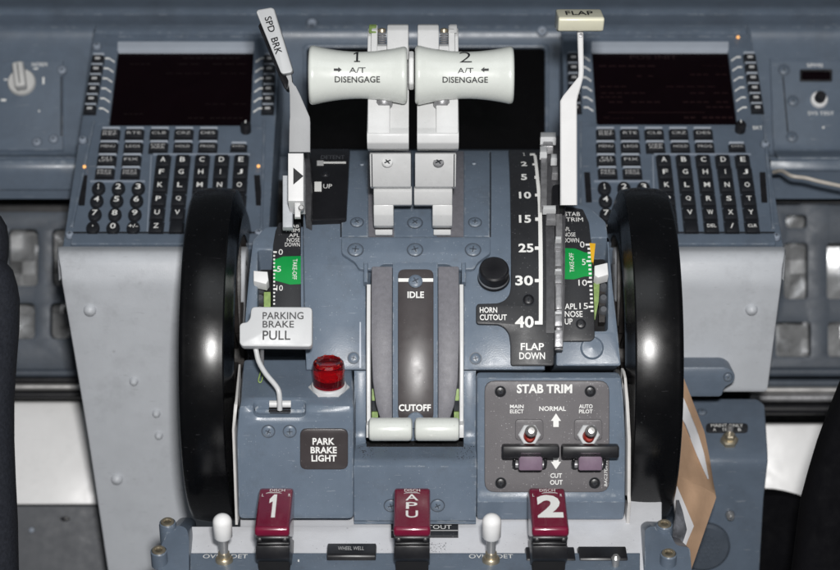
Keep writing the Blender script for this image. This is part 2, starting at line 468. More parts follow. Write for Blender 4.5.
# ================================================================== SETTING
p = Part(); p.slab(PAN, rect(-60, -60, 900, 157) + [], -.3, 0, 'blue_clean')
single('instrument_panel', p, 'blue-grey painted instrument panel across the top behind the levers', None, kind='structure')
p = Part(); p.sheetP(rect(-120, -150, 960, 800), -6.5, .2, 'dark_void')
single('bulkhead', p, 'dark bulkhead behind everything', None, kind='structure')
p = Part(); p.slab(Surf([(560, -3.2), (1000, 2)]), rect(-120, 560, 960, 900), -.1, 0, 'kick_grey')
single('floor', p, 'dark grey cockpit floor', None, kind='structure')
# lower lips of the panel left and right
for (a, b, mm) in ((-60, 77, 'left'), (770, 900, 'right')):
    p = Part(); p.slab(PAN, rect(a, 157.6, b, 190 if mm == 'left' else 171), -.5, .03, 'blue_clean', bev=.01)
    single('panel_lip', p, 'rounded blue-grey lower lip of the panel at the far %s' % mm, 'panel trim')
# subpanels with knob / button
SP = PAN
t = thing('display_selector_panel', 'blue-grey selector panel with a pale pointer knob, far left', 'control panel', P(20, 90, -2))
p = Part(); p.slab(SP, rect(-50, 60, 63, 150), 0, .05, 'blue_clean', bev=.012)
p.slab(SP, rect(60.5, 76, 62, 136), .05, .052, 'seam')
p.text(SP, 'NORM', (32, 62.5, 47, 66.5), .054, 'ink_white')
for (x0, y0, x1, y1) in ((42.5, 77, 44.3, 84), (33.5, 68, 38, 69.2), (4, 79, 8, 80), (1, 99, 6, 101)):
    p.slab(SP, rect(x0, y0, x1, y1), .05, .054, 'ink_white')
p.slab(SP, rect(38.4, 110.3, 39.8, 111.7), .05, .054, 'ink_white')
obj('panel_plate', p, t)
M = SP.M(22, 83, .05)
p = Part(); p.lathe(M, [(.17, 0), (.17, .04), (.155, .06), (.0, .06)], 'knob_grey', 36)
M2 = M @ Matrix.Rotation(math.radians(10), 4, 'Z')
p.box(M2, (0, .03, .14), (.135, .33, .17), 'knob_grey', .03, 3)
p.box(M2, (0, .03, .2275), (.012, .26, .006), 'ink_black')
obj('selector_knob', p, t)
for (a, b) in ((62, 70), (37, 142), (53.5, 139)): screw(SP, a, b, 5, 'blue_light', h=.05, parent=t)
t = thing('test_panel', 'blue-grey panel with a small dark window and black test button, far right', 'control panel', P(819, 98, -2))
p = Part(); p.slab(SP, [(770, 58), (900, 58), (900, 158), (778, 158)], 0, .05, 'blue_clean', bev=.012)
p.slab(SP, [(782.3, 76), (783.6, 76), (788.5, 132), (787, 132)], .05, .053, 'seam')
p.text(SP, 'SPMS', (807, 63.5, 823, 67), .054, 'ink_white')
p.text(SP, 'SYS TEST', (808, 111.5, 834, 115), .054, 'ink_white')
p.slab(SP, rect(822.5, 126.5, 824.3, 128.2), .05, .055, 'ink_white')
obj('panel_plate', p, t)
p = Part(); p.slab(SP, rect(800, 69, 832.5, 81), .05, .075, 'black', r=.02, bev=.008, holes=[rect(802, 71, 830.5, 79.5)])
p.slab(SP, rect(801, 70, 832, 81), .05, .056, 'screen'); obj('display_window', p, t)
M = SP.M(819, 100, .05)
p = Part(); p.lathe(M, [(.105, 0), (.105, .03), (.09, .05), (.068, .05), (.068, .02)], 'white_cap', 36, cap=False)
p.lathe(M, [(.066, 0), (.066, .13), (.055, .15), (0, .15)], 'black', 30); obj('push_button', p, t)
for (a, b) in ((784, 70), (793, 101), (792, 137)): screw(SP, a, b, 6, 'blue_clean', h=.05, parent=t)
for (a, b) in ((312, 22), (542, 31)):
    q = screw(PAN, a, b, 6, 'blue_light', dome=.05)
    q.name = 'panel_screw'; q['category'] = 'screw'
    q['label'] = 'domed screw on the blue panel between the %s' % ('speed brake lever and throttle one' if a < 400 else 'throttle two and flap lever')
    q['group'] = 'screws in the blue panel'
# central display
t = thing('lower_display', 'large black blank display screen behind the white thrust levers', 'display', P(432, 100, -2))
p = Part(); p.slab(PAN, rect(303, 43, 549, 153), 0, .06, 'blue_clean', r=.06, bev=.02, holes=[rect(307, 47, 545, 150)]); obj('bezel', p, t)
p = Part(); p.slab(PAN, rect(305, 45, 547, 152), .004, .012, 'display_black'); obj('screen', p, t)
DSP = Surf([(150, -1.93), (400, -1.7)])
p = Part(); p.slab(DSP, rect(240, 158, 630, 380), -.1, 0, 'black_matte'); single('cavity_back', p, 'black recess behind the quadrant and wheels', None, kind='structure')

# pedal bay frames
FR = -3.0
t = thing('pedal_bay_frame', 'perforated dark metal frame with rounded holes at the left edge', 'frame', P(40, 290, FR))
p = Part(); p.sheetP([(-60, 212), (82, 212), (82, 372), (-60, 372)], FR, .18, 'blue_dark', bev=.03, r=6,
    holes=[rect(8, 229, 38, 286), rect(52, 229, 76, 286), rect(12, 303, 35, 339), rect(50, 303, 70, 339)])
p.sheetP(rect(-60, 190, 82, 212), lambda a, b: FR - .5, .2, 'black'); obj('frame_web', p, t)
p = Part()
for k, (y, m_, r_) in enumerate(((373, 'blue_dark', .05), (380, 'black', .04), (387, 'steel', .045), (395, 'black', .05))):
    p.tube([P(-60, y, FR + .2), P(120, y, FR + .2)], r_, m_, 12, 1)
obj('rail', p, t)
t = thing('pedal_bay_frame', 'perforated dark metal frame with rounded holes at the right edge', 'frame', P(820, 290, FR))
p = Part(); p.sheetP([(768, 205), (800, 205), (808, 200), (808, 187), (824, 187), (826, 205), (900, 205), (900, 372), (768, 372)], FR, .18, 'blue_dark', bev=.03, r=4,
    holes=[rect(784, 243, 808, 299), rect(827, 243, 858, 299), rect(776, 322, 811, 357), rect(828, 322, 858, 357), rect(786, 215, 807, 228)]); obj('frame_web', p, t)
p = Part()
for k, (y, m_, r_) in enumerate(((372, 'blue_dark', .06), (383, 'blue_dark', .05), (390, 'steel', .05), (398, 'steel_worn', .05), (409, 'black', .07))):
    p.tube([P(750, y, FR + .2), P(900, y, FR + .2)], r_, m_, 12, 1)
obj('rail', p, t)
# crumpled foil insulation behind the frames
for (x0, x1, nm) in ((-40, 85, 'left'), (765, 890, 'right')):
    p = Part(); V = []; Fc = []; nx, ny = 10, 12
    for j in range(ny + 1):
        for i in range(nx + 1):
            V.append(P(x0 + (x1 - x0) * i / nx, (222 if nm == 'left' else 208) + (372 - 215) * j / ny, FR - .55 + random.uniform(-.28, .28) + .1 * math.sin(i * 2.1 + j * .9)))
    for j in range(ny):
        for i in range(nx):
            a = j * (nx + 1) + i; Fc.append([a, a + nx + 1, a + nx + 2, a + 1])
    p.raw(V, Fc, 'foil')
    single('insulation_sheet', p, 'crumpled silvery insulation showing through the %s frame holes' % nm, 'insulation')
# white and grey kick panels
p = Part(); p.sheetP([(-60, 402), (125, 402), (125, 505), (-60, 505)], lambda a, b: FR + (b - 402) * .004, .2, 'white_cap', bev=.04)
single('kick_panel', p, 'bright white plain panel low at the left edge', 'panel')
p = Part(); p.sheetP([(-60, 506), (125, 506), (125, 640), (-60, 640)], lambda a, b: FR + .4, .2, 'kick_grey', bev=.02)
M = frameP(65, 519, FR + .41); p.lathe(M, [(.06, 0), (.05, .03), (0, .035)], 'black', 20, sy=.5)
M = frameP(32, 530, FR + .41); p.lathe(M, [(.035, 0), (.03, .03), (0, .035)], 'blue_light', 20)
single('lower_kick_panel', p, 'dark grey panel below the bright white panel, bottom left', 'panel')
p = Part(); p.sheetP([(740, 424), (900, 424), (900, 650), (740, 650)], FR, .2, 'white_cap', bev=.04)
single('kick_panel', p, 'bright white plain panel low at the right edge', 'panel')
# hose at right
p = Part(); pts = [P(774, 172, -.9), P(782, 171, -.7), P(792, 176, -.5), P(806, 178, -.5), P(822, 182, -.5), P(860, 190, -.6)]
p.tube(pts, .024, 'hose'); 
single('hose', p, 'pale sleeve running out to the right edge beside the keypad', 'hose')
p = Part(); p.sheetP([(768, 178), (790, 181), (900, 196), (900, 204), (768, 202)], -2.6, .6, 'black', r=2)
single('storage_ledge', p, 'dark recessed ledge under the pale sleeve at the right', 'ledge')
# fabric seats
def cloth(outl, w, name, label, m):
    p = Part(); secs = []
    for (y, x) in outl:
        sec = []
        side = -1 if x < 420 else 1
        for k in range(11):
            a = math.pi * k / 10
            sec.append(P(x + side * 34 * (1 - math.sin(a) ** .7) * 1.0, y, w + .35 * math.cos(a)))
        far = [P(x + side * 140, y, w - .35), P(x + side * 140, y, w + .35)]
        secs.append(sec + far)
    p.loft(secs, m); return single(name, p, label, 'seat cushion')
cloth([(208, -12), (216, 1), (226, 7), (240, 9), (256, 8.5), (266, 7), (275, 5)], 1.8, 'seat_cushion', 'upper roll of dark woven cloth at the left edge', 'cloth')
cloth([(258, 2), (270, 13), (285, 17.5), (300, 20), (330, 19.5), (360, 17), (400, 14.5), (440, 14.5), (480, 16), (520, 18), (620, 20)], 1.9, 'seat_cushion', 'tall lower roll of dark woven cloth at the left edge', 'cloth')
cloth([(360, 852), (380, 840), (410, 828), (440, 817), (470, 808), (500, 800), (530, 796), (570, 791), (640, 784)], 1.9, 'seat_cushion', 'black cloth cushion edge sloping at the right side', 'cloth_black')
p = Part(); M = frameP(772, 545, -1.2); p.lathe(M, [(.75, -.5), (.78, 0), (.72, .12), (.5, .2), (0, .24)], 'cloth_black', 48, sy=.82)
single('rudder_pedal', p, 'black rounded shape in front of the white panel, lower right', 'pedal')

# ================================================================== CDU units
def cdu(side):
    Lf = side == 'L'
    t = thing('keypad_unit', ('blue-grey flight computer keypad unit with blank dark screen, left of the levers' if Lf
        else 'blue-grey flight computer keypad unit with faint red lines on its screen, right of the levers'), 'keypad unit', P(165 if Lf else 670, 245, .4), group='flight computer keypad units')
    c = (95, 281, 62, 268) if Lf else (562, 750, 566, 784)   # top-left,top-right,bottom-left,bottom-right px
    scr = [(118, 50), (253.5, 50), (250, 125), (109, 125)] if Lf else [(592, 50), (728, 50), (737, 124), (597, 124)]
    p = Part()
    p.slab(CDU, [(c[0], 24), (c[1], 24), (c[3], 249), (c[2], 249)], -.9, 0, 'blue_clean', r=.03, bev=.02, holes=[scr])
    # upper strips
    p.slab(CDU, [(c[0] + 1, 24.5), (c[1] - 2, 24.5), (c[1] - 3, 33), (c[0] - 1, 33)], 0, .06, 'blue_light' if 0 else 'blue_clean', bev=.03)
    obj('case', p, t)
    SL = Surf([(36, -1.80), (50, -1.62)])
    p = Part(); p.slab(SL, [(scr[0][0] - .5, 38), (scr[1][0] + 1, 38), (scr[1][0] + .5, 49.5), (scr[0][0] - .5, 49.5)], -.08, .03, 'bar_light', bev=.006)
    obj('screen_hood', p, t)
    p = Part(); p.slab(CDU, [(scr[0][0] - 2, 46), (scr[1][0] + 2, 46), (scr[2][0] + 2, 128), (scr[3][0] - 2, 128)], -.12, -.045, 'screen')
    if not Lf:
        def ln(txt, x0, x1, y, hh=4.2): p.text(CDU, txt, (x0, y - hh / 2, x1, y + hh / 2), -.042, 'screen_dim')
        ln('POS INIT', 630, 677, 57); ln('------', 599, 655, 66, 1.2); ln('---.-', 702, 726, 66, 1.0); ln('--- --', 690, 727, 74.5, 1.0)
        ln('- -', 637, 653, 76, 1.0); ln('----', 600, 626, 86.5, 1.0); ln('-----', 666, 715, 86.5, .8); ln('------', 601, 645, 93, 1.0); ln('-- --', 690, 728, 93, 1)
        ln('----', 600, 622, 97, 1); ln('-- ----', 609, 660, 102, 1.2); ln('---- --', 683, 728, 102, 1.2); ln('----', 706, 730, 107, 1.2)
        p.slab(CDU, rect(608, 112, 705, 112.6), -.044, -.042, 'screen_dim'); ln('<-----', 603, 634, 117.5, 2.5); ln('-- -----', 684, 733, 117.5, 2)
    else:
        def ln(txt, x0, x1, y, hh=4.2): p.text(CDU, txt, (x0, y - hh / 2, x1, y + hh / 2), -.042, 'screen_dimmer')
        ln('---------', 183, 240, 58, 1.2); ln('----', 130, 150, 64, 1); ln('-- ---', 178, 246, 64, 1); ln('----- ---', 166, 246, 73.5, .8)
        ln('--- --', 205, 246, 104, .9); ln('----', 124, 143, 114, 1); ln('--- ------', 188, 243, 118, 1.5)
    obj('screen', p, t)
    # lower lip rim
    p = Part()
    xa, xb = (c[2] + 10, c[3] - 9)
    p.slab(CDU, [(xa, 233.5), (xb, 233.5), (xb + 1, 244), (xa - 1.5, 244)], 0, .05, 'blue_clean', r=.02, bev=.02)
    p.slab(CDU, [(xa, 231.6), (xb, 231.6), (xb, 232.8), (xa, 232.8)], 0, .012, 'seam')
    k0 = (75, 88) if 0 else None
    obj('lower_rim', p, t)
    # raised keypad borders
    p = Part()
    if Lf: polys = [[(90, 180), (145, 180), (145, 181.3), (90, 181.3)], [(153, 153), (250, 153), (250, 154.2), (153, 154.2)], [(150.5, 155), (152, 155), (148, 231), (146.5, 231)]]
    else: polys = [[(594, 180), (650, 180), (650, 181.3), (594, 181.3)], [(654, 153), (751, 153), (751, 154.2), (654, 154.2)], [(652, 155), (653.5, 155), (656, 231), (654.5, 231)]]
    for q in polys: p.slab(CDU, q, 0, .02, 'blue_light', bev=.005)
    obj('keypad_border', p, t)
    rows = []
    def key(lbl, cx, cy, w_, h_, round_=False, name='key', lines=None, lit=True):
        p = Part(); x, v = CDU.uv(cx, cy); w = CDU.W(cy); hw = sc(w_, w) / 2
        v0 = CDU.uv(cx, cy - h_ / 2)[1]; v1 = CDU.uv(cx, cy + h_ / 2)[1]; hv = abs(v0 - v1) / 2
        M = CDU.M(cx, cy, .05); M = M @ Matrix.Translation((0, 0, -.083))
        if round_:
            p.lathe(M, [(hw, .03), (hw, .06), (hw * .9, .076), (hw * .7, .082), (0, .082)], 'key', 24, sy=hv / hw)
        else:
            p.box(M, (0, 0, .055), (hw * 2, hv * 2, .055), 'key', .014)
            p.box(M, (0, 0, .035), (hw * 2 + .025, hv * 2 + .025, .008), 'seam')
        if lines:
            n = len(lines)
            for i, tx in enumerate(lines):
                p.textM(M, tx, 0, (n - 1) * .5 * hv * .62 - i * hv * .62, min(hw * 1.6, .05 * len(tx) + .01), hv * (.5 if n > 1 else .62), .0835, 'ink_grey', .0)
        elif lbl:
            ws = {'I': .15, '1': .4, '.': .2, 'M': 1.15, 'W': 1.15, 'DEL': 1.75, 'CLR': 1.75, '/': .7, 'PROG': 2.2}.get(lbl, 1.0 if len(lbl) == 1 else .6 * len(lbl))
            hh = hv * (.82 if len(lbl) == 1 else .55)
            if lbl == '.': hh = .025; 
            p.textM(M, lbl, 0, hv * .08, min(hw * .78 * ws, hw * 1.5), hh, .0845, 'ink_white' if len(lbl) <= 3 else 'ink_grey', .008)
        if not round_ and h_ < 10:
            p2x = hw; p.box(M, (0, hv + .045, .02), (hw * 2, .016, .075), 'bar_light', .005)  # pale bar paints the highlight on the key recess's upper edge
        return obj(name, p, t)
    fn = [['INIT|REF', 'RTE', 'CLB', 'CRZ', 'DES'], ['MENU', 'LEGS', 'DEP|ARR', 'HOLD', 'PROG'], ['N1|LIMIT', 'FIX'], ['PREV|PAGE', 'NEXT|PAGE']]
    FX = [[110, 134, 159, 183.5, 208], [108, 133, 158, 182.7, 207.5], [106.3, 131.2], [104.5, 130]] if Lf else \
         [[606, 630, 654.5, 679, 703.5], [606, 630.7, 655.8, 680.6, 705], [606.5, 631.2], [608, 632.7]]
    for r_ in range(4):
        for c_, tx in enumerate(fn[r_]):
            key('', FX[r_][c_], (132.6, 146, 159, 171.8)[r_], 17.5, 8.4, lines=tx.split('|'))
    key('', 238.5 if Lf else 737.4, 146, 15, 5.5, lines=['EXEC'])
    LT = ['ABCDE', 'FGHIJ', 'KLMNO', 'PQRST', 'UVWXY', 'Z']
    LY = [159.7, 172, 185, 198.8, 212.5, 226]
    x0s = [163, 161.5, 160, 158.3, 157, 156] if Lf else [664, 665.4, 666.8, 668.2, 669.6, 671]
    x1s = [241, 240, 239.3, 238.6, 238, 237.4] if Lf else [743, 745.4, 747.3, 749.2, 751, 752.5]
    for j in range(6):
        L5 = list(LT[j]) if j < 5 else ['Z', '', 'DEL', '/', 'CLR']
        for i in range(5):
            key(L5[i], x0s[j] + (x1s[j] - x0s[j]) * i / 4, LY[j], 13, 11.2, lines=['SP'] if 0 else None)
    NY = [186.8, 199.4, 213, 226.3]
    n0 = [98.3, 96.5, 94.6, 92.6] if Lf else [604.6, 605.6, 606.3, 606.8]
    n1 = [138, 136.3, 134.6, 133] if Lf else [643.8, 645, 646, 647]
    for j, rw in enumerate((('1', '2', '3'), ('4', '5', '6'), ('7', '8', '9'), ('.', '0', '+/-'))):
        for i in range(3): key(rw[i], n0[j] + (n1[j] - n0[j]) * i / 2, NY[j], 13.6, 12.8, True, name='round_key')
    # line select keys and marks
    ly = [58, 68, 78, 88, 98, 108] if Lf else [56.7, 66.7, 77, 87, 97, 107]
    for j, y in enumerate(ly):
        f = j / 5
        xl, xr = (97.5 - 8 * f, 269.5 - 2 * f) if Lf else (573.5 + 2 * f, 750.2 + 7.5 * f)
        for xk in (xl, xr): 
            q = key('', xk, y, 11, 7.2, name='line_key', lines=['-'] )
        sa = (scr[0][0] + (scr[3][0] - scr[0][0]) * (y - 50) / 75, scr[1][0] + (scr[2][0] - scr[1][0]) * (y - 50) / 75)
        for s_, xx in ((-1, sa[0]), (1, sa[1])):
            p = Part()
            a = (xx + s_ * 2.5, y + 4.2 - 1); b = (xx + s_ * 8, y - .5); d = (xx + s_ * 12, y - .5)
            p.slab(CDU, [(a[0], a[1]), (b[0], b[1]), (b[0], b[1] + 1.2), (a[0], a[1] + 1.4)], .001, .008, 'ink_white')
            p.slab(CDU, rect(min(b[0], d[0]), b[1], max(b[0], d[0]), b[1] + 1.2), .001, .0085, 'ink_white')
            obj('index_mark', p, t)
    # brightness knob, side slots, screws, lamps
    kx, ky = (246, 127) if Lf else (740, 126.5)
    p = Part(); M = CDU.M(kx, ky + 4, 0); p.lathe(M, [(.062, 0), (.062, .1), (.05, .12), (0, .12)], 'black', 24); p.box(M, (0, .03, .12), (.012, .04, .01), 'ink_white'); obj('brightness_knob', p, t)
    for (a, b) in (((83, 190), (258, 190)) if Lf else ((588, 187), (763.5, 187))):
        p = Part(); x, v = CDU.uv(a, b); xe = CDU.uv(a + (1.6 if not Lf else -1.6), b + 15)[0] * 0 + x
        p.slab(CDU, [(a - 3 - (-1.5 if Lf and a < 200 else 1), b - 15), (a + 3 - (-1.5 if Lf and a < 200 else 1), b - 15), (a + 3 + (-1.5 if Lf and a < 200 else 1), b + 15), (a - 3 + (-1.5 if Lf and a < 200 else 1), b + 15)], 0, .012, 'black', r=.01)
        obj('lamp_slot', p, t)
    if not Lf: 
        p = Part(); p.text(CDU, 'BRT', (753, 126, 762.5, 129.5), .004); obj('lettering', p, t)
    for (a, b) in (((84.5, 167), (258.5, 166.5)) if Lf else ((738, 37.5),)):
        p = Part(); p.lathe(CDU.M(a, b, .03), [(.02, 0), (.018, .015), (0, .02)], 'amber_lit', 16); obj('indicator_lamp', p, t)
    for (a, b) in (((70, 236), (259, 234), (83, 141), (97, 47)) if Lf else ((570.5, 170), (776, 238), (765, 145), (575, 235))):
        screw(CDU, a, b, 5, 'blue_light', parent=t, dome=.05)
    # long side rails
    p = Part()
    if Lf: q = [[(c[0] - 3, 120), (c[0], 120), (c[2] + 11, 226), (c[2] + 8, 226)], [(263, 120), (265.5, 120), (262.5, 228), (260, 228)]]
    else: q = [[(580, 120), (582, 120), (581.5, 228), (579.5, 228)], [(763, 120), (765.5, 120), (775, 228), (772, 228)]]
    for z in q:
        p = Part(); p.slab(CDU, z, 0, .03, 'blue_clean', bev=.01); obj('side_rail', p, t)
    if not Lf:
        SUP = Surf([(30, -1.2), (40, -1.0)])
    return t
cdu('L'); cdu('R')
# ================================================================== shrouds
t = thing('pedestal_shroud', 'large light grey riveted side housing left of the left trim wheel', 'housing', P(150, 560, -.5))
p = Part(); p.slab(SHR, [(57, 246), (249, 246), (249, 640), (118, 640), (104, 548), (88, 440), (73, 350), (60, 268)], -.35, 0, 'grey_shroud', r=.05, bev=.05); obj('shell', p, t)
for (a, b, r_) in ((90, 310, 6.5), (134, 381, 4.5), (156.5, 413, 4.2), (159, 435, 4.2), (117, 479, 6), (224, 300, 5)):
    p = Part(); M = SHR.M(a, b, 0); r0 = sc(r_, SHR.W(b)); p.lathe(M, [(r0, 0), (r0 * .9, .03), (r0 * .6, .055), (0, .065)], 'grey_shroud', 24); obj('rivet', p, t)
t = thing('pedestal_shroud', 'light grey side housing right of the right trim wheel, one rivet', 'housing', P(700, 395, -.2))
p = Part(); p.slab(SHR, [(612, 246), (786, 246), (783, 268), (768, 393), (612, 393)], -.35, 0, 'grey_shroud', r=.06, bev=.05); obj('shell', p, t)
p = Part(); M = SHR.M(751.5, 309.5, 0); p.lathe(M, [(.068, 0), (.06, .03), (.04, .055), (0, .065)], 'grey_shroud', 24); obj('rivet', p, t)
# side box at right
BX = Surf([(360, -.9), (396, -.45), (452, .18), (462, .24), (600, -.5)], 4)
t = thing('side_control_box', 'blue-grey box with a small maintenance toggle right of the paper envelope', 'control box', P(720, 560, 0))
p = Part(); p.slab(BX, [(640, 398), (757, 398), (765, 404), (768, 458), (764, 500), (756, 640), (640, 640)], -1.4, 0, 'blue_clean', r=.04, bev=.05); obj('box_body', p, t)
TB = Surf([(360, .62), (396, .52)])
p = Part(); p.slab(TB, [(640, 367), (727, 367), (735, 373), (735, 382), (724, 388), (722, 397), (640, 397)], -.9, .06, 'blue_clean', r=.05, bev=.02); obj('mounting_tab', p, t)
screw(TB, 728, 377, 5, 'blue_clean', h=.06, parent=t)
screw(BX, 702, 412, 5, 'blue_clean', parent=t); screw(BX, 730, 514.5, 5, 'steel', parent=t, dome=.09)
p = Part(); p.slab(BX, rect(706, 423, 748, 432), 0, .02, 'placard', r=.05, bev=.006); p.text(BX, 'MAINT ONLY', (711, 424, 743, 427), .023); p.text(BX, 'A', (713, 428.2, 716, 431), .023); p.text(BX, 'TEST', (722, 428.2, 732, 431), .023); p.text(BX, 'B', (738, 428.2, 741, 431), .023); obj('placard', p, t)
M = BX.M(729, 442, 0)
p = Part(); p.lathe(M, [(.10, 0), (.10, .05), (.085, .06), (.06, .06), (.06, .12), (.05, .13), (0, .13)], 'brass_nut', 6); obj('nut', p, t)
p = Part(); q = M @ Matrix.Rotation(math.radians(-14), 4, 'X'); p.lathe(q, [(.02, .1), (.03, .14), (.038, .18), (.03, .205), (0, .21)], 'steel', 20); obj('toggle', p, t)
p = Part(); M = BX.M(703, 545, 0); p.lathe(M, [(.3, 0), (.3, .05), (.27, .08), (0, .08)], 'blue_dark', 40)
for k in range(4):
    for a in range(6 * k or 1):
        an = a * 2 * math.pi / (6 * k or 1); p.lathe(M, [(.018, .08), (.012, .09), (0, .092)], 'blue_dark', 8, c=(.055 * k * math.cos(an), .055 * k * math.sin(an), 0))
obj('knurled_cap', p, t)
# ================================================================== trim wheels
def wheel(x0, x1, name, label, inner):
    c = P(420, 354.5, 1.0); Rw = 1.775
    t = thing(name, label, 'trim wheel', (0.5 * (x0 + x1), c.y, c.z), group='black trim wheels')
    M = Matrix.Translation((0, c.y, c.z)) @ Matrix.Rotation(math.pi / 2, 4, 'Y')   # local z -> world x
    s_ = 1 if inner > 0 else -1                                                      # inner face toward +x or -x
    xo, xi = (x0, x1) if s_ > 0 else (x1, x0)
    p = Part(); pr = [(Rw - .5, xo + s_ * .02), (Rw - .3, xo + s_ * .0)]; wd = abs(xi - xo)
    for k in range(9):
        a = math.pi / 2 * k / 8; pr.append((Rw - .022 - .065 + .065 * math.sin(a), xo + s_ * (.055 - .055 * math.cos(a))))
    tw = wd - .055 - .10
    for k in range(1, 13):
        q = k / 12; c_ = (q * 2 - 1); pr.append((Rw - .022 * c_ * c_, xo + s_ * (.055 + tw * q)))
    for k in range(1, 5):
        a = math.pi / 2 * k / 4; pr.append((Rw - .022 - .02 * (1 - math.cos(a)) , xo + s_ * (.055 + tw + .02 * math.sin(a))))
    pr += [(Rw - .14, xi - s_ * .045), (Rw - .20, xi - s_ * .02), (Rw - .26, xi), (Rw - .32, xi - s_ * .01), (Rw - .5, xi - s_ * .02)]
    p.lathe(M, pr, 'wheel_black', 128, cap=False); obj('rim', p, t)
    p = Part(); p.lathe(M, [(Rw - .48, xo + s_ * .04), (Rw - .5, xo + s_ * .1), (.25, xo + s_ * .1), (.25, xo - s_ * .02), (0, xo - s_ * .02)], 'wheel_black', 96, cap=False)
    p.lathe(M, [(Rw - .2, xi - s_ * .035), (Rw - .48, xi - s_ * .04), (Rw - .5, xi - s_ * .1), (.25, xi - s_ * .1), (.25, xi + s_ * .0), (0, xi + s_ * .0)], 'wheel_web', 96, cap=False)
    for k in range(10):
        a = 2 * math.pi * k / 10 + .1
        q = M @ Matrix.Rotation(a, 4, 'Z'); p.box(q, (.75, 0, xi - s_ * .08), (.9, .05, .05), 'wheel_web', .01)
    obj('hub', p, t)
wheel(-2.385, -1.85, 'trim_wheel', 'glossy black trim wheel left of the parking brake handle', 1)
wheel(2.04, 2.605, 'trim_wheel', 'glossy black trim wheel right of the stab trim switches', -1)
# ================================================================== QUADRANT
Q = thing('throttle_quadrant', 'blue-grey throttle quadrant housing with curved top, scales and placards', 'control quadrant', P(425, 525, 2))
# upper housing with notch for the cutoff arc
p = Part()
p.slab(QUAD, [(304, 150), (545, 150), (545, 370), (463.5, 370), (463.5, 268), (366, 268), (366, 370), (306, 370)], -.9, 0, 'blue', bev=.02)
obj('upper_housing', p, Q)
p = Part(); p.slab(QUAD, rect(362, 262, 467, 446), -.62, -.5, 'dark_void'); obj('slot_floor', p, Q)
for k in range(14):
    pass
for s_, xx in ((-1, 375), (1, 457)):
    p = Part(); p.slab(QUAD, rect(xx - 3, 290, xx + 3, 436), -.5, -.16, 'seam')
    for k in range(5):
        a = 292 + k * 30 + (k % 2) * 7
        p.slab(QUAD, rect(xx - 3, a, xx + 3, a + 12), -.5, -.1 - .05 * (k % 2), 'ivory_green' if k in (3, 4) else 'seam')
    obj('luminous_strip', p, Q)
# left and right auxiliary covers: vertical seams and small plates on top
p = Part()
for (x0, x1, y0, y1) in ((340.3, 341.6, 152, 237), (489.7, 491, 152, 237)):
    p.slab(QUAD, rect(x0, y0, x1, y1), 0, .004, 'seam')
for (x0, x1) in ((341.6, 368), (464, 489.7)):
    p.slab(QUAD, rect(x0, 151, x1, 236.5), 0, .02, 'blue', bev=.008)
p.slab(QUAD, rect(411.5, 151, 417, 236.5), 0, .02, 'blue', bev=.005)
p.slab(QUAD, rect(394, 206, 437, 236.5), 0, .022, 'blue', bev=.006)
obj('top_cover', p, Q)
for (x0, x1) in ((368.5, 411), (417.5, 463.5)):
    p = Part(); p.slab(QUAD, rect(x0, 151, x1, 236.5), .002, .014, 'felt'); obj('slot_seal', p, Q)
p = Part()
p.slab(QUAD, [(341.5, 237), (490.5, 237), (490.5, 253), (478, 262), (474, 269), (456, 269.5), (448, 264), (383, 264), (376, 269.5), (359, 269), (355, 262), (341.5, 253)], 0, .05, 'blue', r=.03, bev=.012)
obj('cover_plate', p, Q)
p = Part(); p.slab(QUAD, [(359.6, 322), (361, 322), (361.2, 368), (359.2, 368)], 0, .003, 'bar_light'); obj('painted_sheen', p, Q)  # pale strip painting the soft reflection along the housing seam
for (a, b, r_, hh) in ((355.5, 250, 8.3, .05), (415, 250, 8.3, .05), (473, 250, 8.3, .05), (357, 222.5, 7, .02), (415, 223, 8, .022), (475, 222.5, 7, .02), (353.5, 358, 6.3, 0), (475.6, 358.5, 6.3, 0), (362, 165, 3, .02), (474, 164, 3, .02)):
    screw(QUAD, a, b, r_, 'blue', parent=Q, h=hh, dome=.02)
# centre arc cover
p = Part()
p.slab(QUAD, [(371.5, 266), (392.5, 266), (392.5, 441), (388, 441), (382, 425), (376, 405), (372.5, 380), (371, 340)], -.5, .12, 'felt', r=.02, bev=.10)
p.slab(QUAD, [(438, 266), (459, 266), (459.5, 340), (458, 380), (454.5, 405), (448, 425), (442, 441), (438, 441)], -.5, .12, 'felt', r=.02, bev=.10)
obj('arc_shoulder', p, Q)
p = Part(); p.slab(QUAD, rect(392.8, 262, 437.7, 441), -.5, .07, 'blue', bev=.006); obj('arc_spine', p, Q)
p = Part(); p.slab(QUAD, rect(398, 269, 433.5, 421), .07, .09, 'placard_brown', r=.07, bev=.008)
p.slab(QUAD, rect(398.3, 278.3, 433.2, 281.7), .09, .093, 'ink_white')
p.text(QUAD, 'IDLE', (407.5, 291.5, 424, 298), .094, bold=.03); p.text(QUAD, 'CUTOFF', (398.8, 404.3, 430.8, 411.2), .094, bold=.03); obj('idle_placard', p, Q)
screw(QUAD, 415.5, 281.5, 8.3, 'blue', h=.094, parent=Q, dome=.03, ring=False)
p = Part(); M = QUAD.M(415.5, 420, .07); p.lathe(M, [(.085, 0), (.085, .04), (.075, .05), (0, .05)], 'blue', 30); obj('lower_tab', p, Q)
for s_, x0, x1 in ((-1, 363.5, 368), (1, 461.5, 466)):
    p = Part(); p.slab(QUAD, [(x0, 262), (x1, 262), (x1, 282), (x0, 282)], 0, .10, 'blue', bev=.015); obj('slot_end_tab', p, Q)
